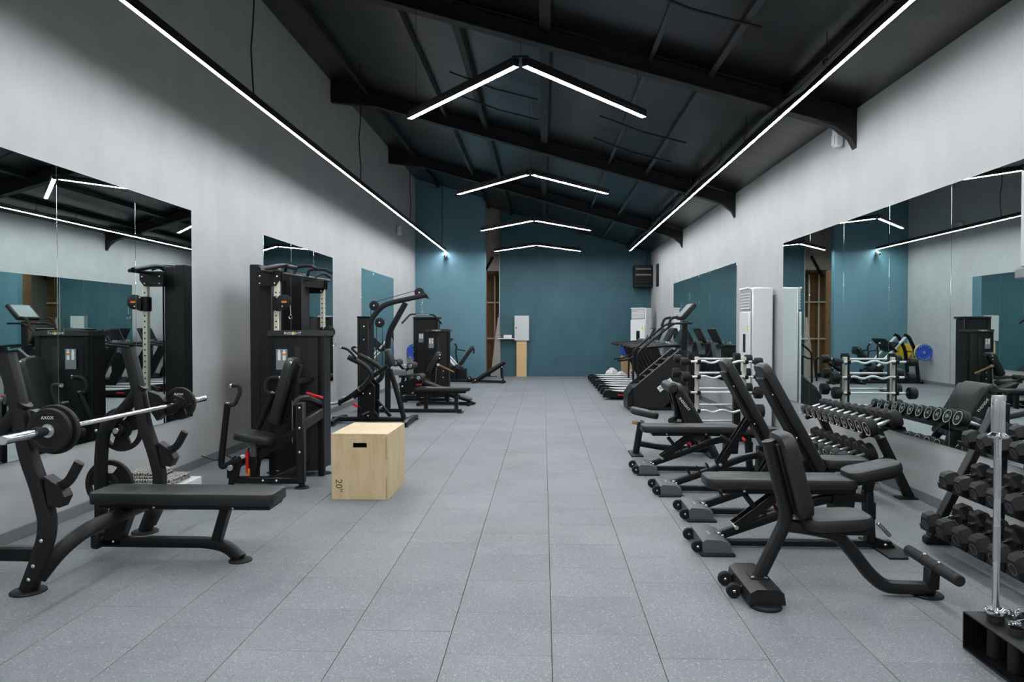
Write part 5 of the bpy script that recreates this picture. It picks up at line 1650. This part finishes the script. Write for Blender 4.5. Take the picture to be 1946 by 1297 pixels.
# three-tier rack of hexagonal dumbbells
TH = math.radians(15)
HU = V(math.cos(TH), 0, math.sin(TH))
HN = V(-math.sin(TH), 0, math.cos(TH))
TIERS = ((V(2.765, 0, 0.225), 6, 5.07, 0.188), (V(2.885, 0, 0.515), 5, 5.08, 0.178), (V(3.02, 0, 0.81), 4, 5.07, 0.172))


def hex_rack():
    root = thing('hex_dumbbell_rack', 'three-tier slanted black rack of hex dumbbells at the right edge', 'rack', (2.95, 4.6, 0))
    for y in (5.235, 3.90):
        MB().bar((2.74, y, 0.05), (3.21, y, 1.02), 0.05, 0.08, (0, 1, 0), 0.006).build('side_frame', 'frame_soft', root)
        MB().box((2.95, y, 0.03), (0.52, 0.07, 0.06), b=0.012).build('foot', 'rubber', root)
        MB().bar((3.2, y, 0.03), (3.235, y, 1.0), 0.05, 0.06, (0, 1, 0), 0.006).build('rear_post', 'frame', root)
    for c, n, y0, dy in TIERS:
        for s in (-1, 1):
            p = c + HU * (s * 0.085) - HN * 0.078
            MB().bar(p + V(0, 3.88, 0), p + V(0, 5.215, 0), 0.07, 0.008, HN, 0.002).build('shelf_rail', 'frame', root)
        q = c - HU * 0.13 - HN * 0.06
        MB().bar(q + V(0, 3.88, 0), q + V(0, 5.215, 0), 0.006, 0.04, HN, 0.001).build('shelf_lip', 'frame', root)


hex_rack()


def hex_dumbbell(R):
    t = thing('hex_dumbbell', '', 'dumbbell')
    hl = 0.062
    Lh = 0.07 + R * 0.35
    MB().lathe([(0.010, -hl), (0.0135, -hl), (0.0155, -0.03), (0.0165, 0), (0.0155, 0.03), (0.0135, hl), (0.010, hl)], (0, 0, 0), (1, 0, 0), 12).build('handle', 'chrome', t)
    for s in (-1, 1):
        vs, fs = [], []
        rings = [(0.80, 0.0), (1.0, 0.016), (1.0, Lh - 0.022), (0.72, Lh)]
        for k, (r, x) in enumerate(rings):
            for j in range(6):
                a = PI / 3 * j
                vs.append(V(s * (hl + x), R * r * math.cos(a), R * r * math.sin(a)))
        for k in range(3):
            for j in range(6):
                q = (k * 6 + j, k * 6 + (j + 1) % 6, (k + 1) * 6 + (j + 1) % 6, (k + 1) * 6 + j)
                fs.append(q if s > 0 else q[::-1])
        fs.append(tuple(range(6))[::-1] if s > 0 else tuple(range(6)))
        fs.append(tuple(range(18, 24)) if s > 0 else tuple(range(18, 24))[::-1])
        h = MB().add(vs, fs).build('head', 'rubber', t)
        MB().lathe([(R * 0.42, 0), (R * 0.42, 0.0015), (R * 0.36, 0.0015), (R * 0.36, 0)], (s * (hl + Lh), 0, 0), (s, 0, 0), 16).build('face_ring', 'grey_foot', h)
    return t


def fill_hex():
    nm = ('lowest', 'middle', 'top')
    for k, (c, n, y0, dy) in enumerate(TIERS):
        base = (0.080, 0.074, 0.068)[k]
        for i in range(n):
            R = base + i * 0.001
            d = hex_dumbbell(R)
            d.location = c + V(0, y0 - i * dy, 0) + HN * (R * 0.866 - 0.0735)
            d.rotation_euler = (0, -TH, 0)
            tag(d, '%s black hex dumbbell from the far end, %s tier of the slanted rack' % (ORD[i], nm[k]), 'dumbbell', 'hex dumbbells on the slanted rack')


fill_hex()


def bar_stand():
    root = thing('barbell_stand', 'low black bent-steel stand with tube sockets in the right foreground corner', 'rack', (2.16, 3.1, 0))
    x0, x1, y0, y1, h = 2.0, 2.32, 2.55, 3.53, 0.178
    MB().box(((x0 + x1) / 2, (y0 + y1) / 2, h - 0.004), (x1 - x0, y1 - y0, 0.008), b=0.002).build('top_plate', 'frame', root)
    MB().box(((x0 + x1) / 2, (y0 + y1) / 2, 0.005), (x1 - x0, y1 - y0, 0.01), b=0.002).build('base_plate', 'frame', root)
    # far end plate cut out by a notch, near end plate
    MB().prism([V(x0, y1 - 0.004, 0.01), V(x1, y1 - 0.004, 0.01), V(x1, y1 - 0.004, h - 0.008), V(x0, y1 - 0.004, h - 0.008)], (0, 0.008, 0)).build('end_plate', 'frame', root)
    MB().box(((x0 + x1) / 2, y0 + 0.004, h / 2), (x1 - x0, 0.008, h - 0.02), b=0.001).build('end_plate', 'frame', root)
    for x in (2.085, 2.235):
        for y in (3.42, 3.27, 3.12, 2.97, 2.82):
            b = MB()
            b.lathe([(0.0275, 0.012), (0.034, 0.012), (0.034, 0.205), (0.0325, 0.207), (0.0275, 0.205), (0.0275, 0.012)], (x, y, 0), (0, 0, 1), 22)
            b.build('socket', 'rubber', root)
    t = thing('upright_barbell', 'chrome olympic curl bar standing upright in the foreground stand', 'barbell', (2.085, 3.42, 0.012))
    x, y = 2.085, 3.42
    MB().lathe([(0.0, 0.012), (0.025, 0.012), (0.025, 0.205), (0.0, 0.205)], (x, y, 0), (0, 0, 1), 18).build('lower_sleeve', 'chrome', t)
    MB().lathe([(0.018, 0.209), (0.043, 0.209), (0.046, 0.215), (0.046, 0.228), (0.04, 0.232), (0.03, 0.222), (0.018, 0.222)], (x, y, 0), (0, 0, 1), 24).build('lower_collar', 'chrome', t)
    MB().cyl((x, y, 0.20), (x, y, 1.05), 0.0152, 16).build('shaft', 'chrome', t)
    for z0, z1 in ((0.45, 0.62), (0.75, 0.93)):
        MB().cyl((x, y, z0), (x, y, z1), 0.0160, 16, 0.001).build('knurling', 'steel', t)
    MB().lathe([(0.015, 1.020), (0.038, 1.022), (0.044, 1.028), (0.044, 1.036), (0.032, 1.044), (0.026, 1.05)], (x, y, 0), (0, 0, 1), 24).build('collar', 'chrome', t)
    b = MB()
    ns = 36
    b.lathe([(0.0262, 1.045), (0.0275, 1.05), (0.0275, 1.212), (0.0262, 1.218), (0.020, 1.219), (0.018, 1.214), (0.0, 1.214)], (x, y, 0), (0, 0, 1), ns)
    b.build('upper_sleeve', 'steel', t)
    gr = MB()
    for k in range(18):
        a = 2 * PI * k / 18
        gr.box((x + 0.0275 * math.cos(a), y + 0.0275 * math.sin(a), 1.13), (0.002, 0.002, 0.15), (V(math.cos(a), math.sin(a), 0), V(-math.sin(a), math.cos(a), 0), V(0, 0, 1)), 0.0004)
    gr.build('sleeve_rib', 'chrome', t)
    s = thing('short_bar', 'short chrome bar standing at the right edge of the socket stand', 'barbell', (2.085, 3.12, 0.012))
    MB().cyl((2.085, 3.12, 0.012), (2.085, 3.12, 0.21), 0.025, 16).build('sleeve', 'chrome', s)
    MB().lathe([(0.013, 0.208), (0.036, 0.209), (0.036, 0.222), (0.013, 0.224)], (2.085, 3.12, 0), (0, 0, 1), 18).build('collar', 'chrome', s)
    MB().cyl((2.085, 3.12, 0.22), (2.085, 3.12, 0.44), 0.014, 14).build('shaft', 'chrome', s)
    MB().lathe([(0.013, 0.435), (0.030, 0.438), (0.032, 0.45), (0.028, 0.462), (0.0, 0.466)], (2.085, 3.12, 0), (0, 0, 1), 18).build('end_cap', 'white_plastic', s)
    for k, (cx, cy) in enumerate(((2.115, 3.335), (2.20, 3.47))):
        c = thing('spring_collar', ['chrome spring collar lying between the stand sockets', 'chrome spring collar lying by the far stand socket'][k], 'collar', (cx, cy, h))
        pts = [V(cx + 0.024 * math.cos(a * 0.5), cy + 0.024 * math.sin(a * 0.5) * 0.9, h + 0.006 + 0.0006 * a) for a in range(0, 40)]
        MB().tube(pts, 0.0035, 0, 6).build('coil', 'chrome', c)
        MB().tube([pts[-1], pts[-1] + V(0.05, 0.01, 0.004), pts[-1] + V(0.07, 0.02, 0.0)], 0.0035, 0.01, 6).build('lever', 'chrome', c)


bar_stand()


def treadmill():
    """Local x from the rear roller to the motor hood, y across, built once and copied."""
    t = thing('treadmill', '', 'treadmill')
    L, W = 2.02, 0.86
    MB().box((1.02, 0, 0.105), (1.86, W - 0.06, 0.11), b=0.02).build('deck', 'frame', t)
    MB().box((0.76, 0, 0.167), (1.36, 0.52, 0.012), b=0.004).build('belt', 'belt', t)
    MB().cyl((0.10, -0.26, 0.125), (0.10, 0.26, 0.125), 0.045, 16).build('rear_roller', 'belt', t)
    for s in (-1, 1):
        MB().box((0.78, s * 0.355, 0.175), (1.36, 0.15, 0.045), b=0.012).build('side_rail', 'silver', t)
        e = MB().prism([V(-0.01, s * 0.355, 0.05), V(0.62, s * 0.355, 0.05), V(0.62, s * 0.355, 0.148), V(0.12, s * 0.355, 0.205), V(0.03, s * 0.355, 0.19), V(-0.01, s * 0.355, 0.13)], (0, 0.16, 0)).build('rear_end_cap', 'frame', t)
        MB().box((0.38, s * 0.436, 0.105), (0.17, 0.003, 0.024), b=0.001).build('brand_mark', 'red', e)
        MB().cyl((0.24, s * 0.3, 0.028), (0.24, s * 0.36, 0.028), 0.028, 12).build('rear_foot', 'rubber', t)
        MB().box((1.62, s * 0.3, 0.025), (0.2, 0.08, 0.05), b=0.01).build('front_foot', 'rubber', t)
        # leaning upright, broad at the top
        MB().prism([V(1.40, s * 0.40, 0.13), V(1.60, s * 0.40, 0.13), V(1.52, s * 0.40, 0.42), V(1.20, s * 0.40, 0.96), V(1.14, s * 0.40, 1.10), V(0.96, s * 0.40, 1.09), V(0.98, s * 0.40, 0.98), V(1.16, s * 0.40, 0.62)], (0, 0.07, 0)).build('upright', 'frame', t)
        MB().rtube([V(0.66, s * 0.40, 1.075), V(0.80, s * 0.40, 1.10), V(1.25, s * 0.39, 1.14), V(1.60, s * 0.36, 1.16)], 0.06, 0.055, 0.1, 0.022).build('handrail', 'frame_soft', t)
        MB().bar((1.50, s * 0.2, 1.15), (1.40, s * 0.2, 1.22), 0.03, 0.03).build('sensor_grip', 'chrome', t)
    MB().prism([V(1.44, 0, 0.12), V(1.98, 0, 0.12), V(2.01, 0, 0.20), V(1.90, 0, 0.31), V(1.62, 0, 0.30)], (0, W - 0.06, 0)).build('motor_hood', 'shroud', t)
    MB().box((1.56, 0, 1.14), (0.30, 0.74, 0.06), b=0.02).build('cross_bar', 'frame_soft', t)
    for s in (-1, 1):
        MB().lathe([(0.052, 0), (0.056, 0.06), (0.045, 0.06), (0.042, 0.01), (0, 0.01)], (1.50, s * 0.27, 1.165), (0, 0, 1), 14).build('cup_holder', 'teal_grey', t)
    ax = frame_of(V(0.42, 0, 0.9), (-0.9, 0, 0.42))
    c = MB().box((1.69, 0, 1.33), (0.40, 0.66, 0.055), ax, 0.02).build('console', 'shroud', t)
    MB().box(V(1.69, 0, 1.34) + ax[2] * 0.029, (0.30, 0.54, 0.006), ax, 0.002).build('screen', 'screen', c)
    MB().prism([V(1.60, 0, 0.9), V(1.70, 0, 0.9), V(1.76, 0, 1.22), V(1.60, 0, 1.20)], (0, 0.3, 0)).build('mast_cover', 'teal_grey', t)
    MB().prism([V(1.56, 0, 0.25), V(1.68, 0, 0.25), V(1.70, 0, 0.92), V(1.60, 0, 0.92)], (0, 0.22, 0)).build('mast', 'frame', t)
    return t


tm = treadmill()
for i, y in enumerate((15.85, 17.35, 18.85, 20.35)):
    o = tm if i == 0 else dup(tm)
    o.location = (1.27, y, 0)
    tag(o, ['nearest treadmill with silver side rails behind the stair climber', 'second treadmill in the row facing the right wall', 'third treadmill in the row facing the right wall', 'farthest treadmill, closest to the teal end wall'][i], 'treadmill', 'treadmills facing the right wall')


def stair_climber():
    root = thing('stair_climber', 'large black stair climber with tilted console and slanted side panels', 'stair climber', (2.25, 13.9, 0))
    Y0, Y1 = 13.5, 14.28
    side = [(640, 985), (1180, 535), (1392, 558), (1400, 610), (1290, 800), (1075, 1120), (985, 1215), (642, 1200)]
    for y in (Y0, Y1):
        pts = [Zs(px, py, Y0) for px, py in side]
        for p in pts: p.y = y; p.z = max(p.z, 0.03)
        o = MB().prism(pts, (0, 0.06, 0)).build('side_panel', 'shroud', root)
        ed = [Zs(640, 980, Y0) + V(0, 0, 0.01), Zs(1180, 530, Y0) + V(0, 0, 0.01)]
        MB().bar(setY(ed[0], y), setY(ed[1], y), 0.065, 0.018).build('edge_trim', 'grey_foot', o)
        if y == Y0:
            c = Zs(968, 968, Y0); c.y = y - 0.032
            d = Zs(1008, 920, Y0) - Zs(935, 975, Y0)
            u = V(d.x, 0, d.z).normalized(); v = V(-u.z, 0, u.x)
            MB().box(c + u * 0.08, (0.30, 0.003, 0.10), (u, V(0, 1, 0), v), 0.0005).build('logo_plate', 'white_print', o)
            lettering('AXOX', 0.085, c + u * 0.08 + V(0, -0.0018, 0), u, v, 'cable', o, sx=1.1)
        if y == Y1:
            c = Zs(968, 968, Y0); c.y = y + 0.032
    # steps between the panels
    a, b = Zs(690, 1010, Y0), Zs(1150, 600, Y0)
    for k in range(6):
        p = a.lerp(b, (k + 0.5) / 6)
        st = MB().box((p.x, (Y0 + Y1) / 2, p.z - 0.03), (0.24, Y1 - Y0 - 0.08, 0.035), b=0.006).build('step', 'rubber', root)
        MB().box((p.x + 0.11, (Y0 + Y1) / 2, p.z - 0.12), (0.015, Y1 - Y0 - 0.1, 0.17), b=0.003).build('riser', 'frame', root)
    e = Zs(600, 1100, Y0)
    x0 = e.x
    MB().prism([V(x0 - 0.04, (Y0 + Y1) / 2, 0.02), V(x0 + 0.16, (Y0 + Y1) / 2, 0.02), V(x0 + 0.20, (Y0 + Y1) / 2, 0.46), V(x0 + 0.06, (Y0 + Y1) / 2, 0.42), V(x0 - 0.04, (Y0 + Y1) / 2, 0.28)], (0, Y1 - Y0 - 0.08, 0)).build('entry_step', 'frame', root)
    xe = Zs(985, 1215, Y0).x
    MB().box(((x0 + xe) / 2 + 0.1, (Y0 + Y1) / 2, 0.03), (xe - x0 + 0.25, Y1 - Y0 + 0.02, 0.06), b=0.015).build('base', 'frame', root)
    bx = Zs(1330, 800, Y0).x
    MB().box((bx - 0.12, (Y0 + Y1) / 2, 0.5), (0.5, Y1 - Y0 - 0.08, 0.95), b=0.04).build('drive_housing', 'shroud', root)
    # rails
    for y in (Y0 + 0.02, Y1 - 0.02):
        r = [Zs(695, 910, Y0), Zs(700, 560, Y0), Zs(760, 500, Y0), Zs(1090, 235, Y0), Zs(1140, 215, Y0), Zs(1330, 215, Y0)]
        MB().tube(setpts(r, y), 0.020, 0.08).build('handrail', 'frame', root)
        r2 = [Zs(455, 810, Y0), Zs(455, 660, Y0), Zs(530, 650, Y0), Zs(640, 590, Y0), Zs(720, 530, Y0)]
        g = [Zs(1050, 250, Y0), Zs(1085, 155, Y0), Zs(1165, 140, Y0)]
        MB().tube(setpts(g, y), 0.026, 0.05).build('grip', 'foam', root)
        k = [Zs(640, 890, Y0), Zs(645, 600, Y0), Zs(590, 640, Y0), Zs(520, 650, Y0), Zs(455, 652, Y0)]
        MB().tube(setpts(k, y), 0.018, 0.06).build('entry_rail', 'frame', root)
    m0, m1 = Zs(1285, 540, Y0), Zs(1290, 190, Y0)
    MB().bar(V(m0.x, (Y0 + Y1) / 2, m0.z), V(m1.x, (Y0 + Y1) / 2, m1.z), 0.10, 0.07, (0, 1, 0)).build('console_post', 'frame', root)
    MB().bar(V(m1.x, Y0, Zs(0, 215, Y0).z), V(m1.x, Y1, Zs(0, 215, Y0).z), 0.05, 0.04).build('rail_cross_bar', 'frame', root)
    p, q = Zs(1228, 165, Y0), Zs(1385, -15, Y0)
    ax = frame_of(V(q.x - p.x, 0, q.z - p.z), (-1, 0, 1))
    c = MB().box(V((p.x + q.x) / 2, (Y0 + Y1) / 2, (p.z + q.z) / 2), ((q - p).length, 0.62, 0.085), ax, 0.02).build('console', 'shroud', root)
    MB().box(V((p.x + q.x) / 2, (Y0 + Y1) / 2, (p.z + q.z) / 2) + ax[2] * 0.044, ((q - p).length * 0.82, 0.52, 0.006), ax, 0.002).build('screen', 'teal_grey', c)


stair_climber()


def floor_ac(label):
    """Floor-standing air conditioner, its front facing local -x."""
    t = thing('air_conditioner', label, 'air conditioner')
    w, d, h = 0.53, 0.34, 2.11
    MB().box((0.02, 0, h / 2 + 0.02), (d - 0.04, w, h - 0.04), b=0.02).build('body', 'white_plastic', t)
    MB().box((0.0, 0, 0.03), (d - 0.02, w - 0.04, 0.06), b=0.01).build('plinth', 'pale_grey', t)
    f = MB().box((-d / 2 + 0.012, 0, 1.05), (0.03, w - 0.01, 1.42), b=0.012).build('front_panel', 'white_plastic', t)
    g = MB().box((-d / 2 + 0.02, 0, 1.94), (0.02, w - 0.05, 0.30), b=0.006).build('outlet', 'pale_grey', t)
    for k in range(7):
        MB().box((-d / 2 + 0.006, 0, 1.81 + k * 0.042), (0.022, w - 0.07, 0.010), frame_of(V(1, 0, 0.35)), 0.002).build('louvre', 'white_plastic', g)
    MB().box((-d / 2 + 0.004, 0, 2.10), (0.04, w - 0.04, 0.03), frame_of(V(1, 0, -0.3)), 0.008).build('outlet_flap', 'white_plastic', t)
    MB().box((-d / 2 - 0.003, -0.02, 1.30), (0.004, 0.13, 0.27), b=0.001).build('display', 'screen', f)
    MB().box((-d / 2 - 0.003, -0.20, 1.52), (0.003, 0.07, 0.09), b=0.001).build('energy_label', 'yellow_print', f)
    for k in range(6):
        MB().box((-d / 2 + 0.004, 0, 0.14 + k * 0.03), (0.01, w - 0.12, 0.012), b=0.002).build('intake_slat', 'pale_grey', t)
    MB().box((0.02, 0, h + 0.005), (0.1, 0.12, 0.02), b=0.006).build('top_clip', 'white_plastic', t)
    return t


a1 = floor_ac('tall white floor air conditioner between the two right wall mirrors')
a1.location = (3.13, 10.865, 0)
a2 = floor_ac('white floor air conditioner standing askew in the far right corner')
a2.location = (2.90, 21.78, 0)
a2.rotation_euler = (0, 0, math.radians(45))

# black louvred fan heater high in the far right corner
fh = thing('fan_heater', 'black louvred fan heater high on the teal wall in the corner', 'heater', (3.05, 22.6, 2.78))
MB().box((3.05, 22.560, 3.10), (0.57, 0.36, 0.68), b=0.02).build('housing', 'frame', fh)
for k in range(6):
    MB().box((3.05, 22.370, 2.875 + k * 0.09), (0.47, 0.012, 0.05), frame_of(V(1, 0, 0), (0, -0.6, 1)), 0.003).build('louvre', 'mid_grey' if k in (3, 5) else 'frame_soft', fh)
MB().bar((3.17, 22.600, 3.42), (3.2, 22.640, 3.76), 0.03, 0.03, (0, 1, 0)).build('mount_rod', 'conduit', fh)
MB().box((3.05, 22.765, 3.10), (0.3, 0.06, 0.3), b=0.005).build('wall_plate', 'frame', fh)
sp = thing('wall_speaker', 'slim black panel high on the right wall by the far corner', 'speaker', (3.3, 21.4, 2.75))
MB().box((3.32, 21.4, 3.06), (0.035, 0.30, 0.66), b=0.006).build('body', 'frame', sp)
MB().box((3.30, 21.4, 3.06), (0.008, 0.26, 0.60), b=0.002).build('grille', 'cable', sp)
ps = thing('wall_sensor', 'white motion sensor high on the right wall near the second rafter', 'sensor', (3.3, 8.31, 3.54))
MB().box((3.285, 8.31, 3.66), (0.10, 0.11, 0.23), b=0.025).build('body', 'white_plastic', ps)
MB().box((3.33, 8.31, 3.68), (0.02, 0.06, 0.2), b=0.004).build('mount', 'frame', ps)
MB().box((3.232, 8.31, 3.62), (0.008, 0.07, 0.10), b=0.003).build('lens', 'pale_grey', ps)
tp = thing('wall_panel', 'pale grey panel fixed over the mirror at the right edge', 'panel', (3.28, 4.7, 1.9))
MB().box((3.285, 4.82, 2.27), (0.07, 0.60, 0.66), b=0.012).build('body', 'pale_grey', tp)
MB().box((3.285, 4.83, 1.90), (0.09, 0.66, 0.075), b=0.01).build('foot_rail', 'mid_grey', tp)

# stored goods in the far right corner behind the treadmills
MB().box((2.50, 21.55, 0.36), (0.40, 0.36, 0.72), b=0.006).single('tall_carton', 'card', 'tall brown carton under the blue crate in the far corner', 'box', (2.50, 21.55, 0))
bc = thing('blue_crate', 'small blue plastic tub with white lid behind the treadmills', 'tub', (2.47, 21.5, 0.72))
MB().prism([V(2.30, 21.5, 0.722), V(2.64, 21.5, 0.722), V(2.68, 21.5, 0.98), V(2.26, 21.5, 0.98)], (0, 0.36, 0)).build('tub', 'blue', bc)
MB().box((2.47, 21.5, 0.992), (0.45, 0.40, 0.03), b=0.008).build('lid', 'white_plastic', bc)
lettering('LI', 0.12, (2.40, 21.318, 0.87), (1, 0, 0), (0, 0, 1), 'white_print', bc)
MB().box((2.94, 21.28, 0.15), (0.36, 0.3, 0.30), b=0.006).single('small_carton', 'card', 'low brown carton in front of the corner air conditioner', 'box', (2.94, 21.28, 0))
rb = thing('red_white_carton', 'red and white printed carton on the floor in the far corner', 'box', (2.62, 21.22, 0))
MB().box((2.62, 21.22, 0.15), (0.26, 0.22, 0.30), b=0.005).build('body', 'sack', rb)
MB().prism([V(2.51, 21.108, 0.25), V(2.57, 21.108, 0.25), V(2.62, 21.108, 0.10), V(2.67, 21.108, 0.25), V(2.73, 21.108, 0.25), V(2.63, 21.108, 0.04)], (0, 0.004, 0)).build('red_print', 'red', rb)


def sack(x, y, r, h, label, seed):
    rnd = random.Random(seed)
    b = MB()
    prof = []
    n = 9
    for k in range(n):
        t = k / (n - 1)
        prof.append((max(0.02, r * (0.82 + 0.35 * math.sin(PI * t) - 0.62 * t ** 3)), h * t + 0.002))
    b.lathe(prof, (x, y, 0), (0, 0, 1), 16)
    for v in b.v:
        if v.z > 0.03:
            v.x += rnd.uniform(-0.025, 0.025)
            v.y += rnd.uniform(-0.025, 0.025)
    b.single('sack', 'sack', label, 'sack', (x, y, 0))


sack(2.02, 21.6, 0.17, 0.34, 'slumped white sack at the left of the far corner pile', 3)
sack(2.26, 21.35, 0.13, 0.26, 'smaller white sack beside the tall carton in the far corner', 5)
MB().box((3.02, 8.45, 0.15), (0.30, 0.22, 0.30), b=0.006).single('floor_carton', 'card', 'brown carton on the floor by the wall behind the curl bar rack', 'box', (3.02, 8.45, 0))
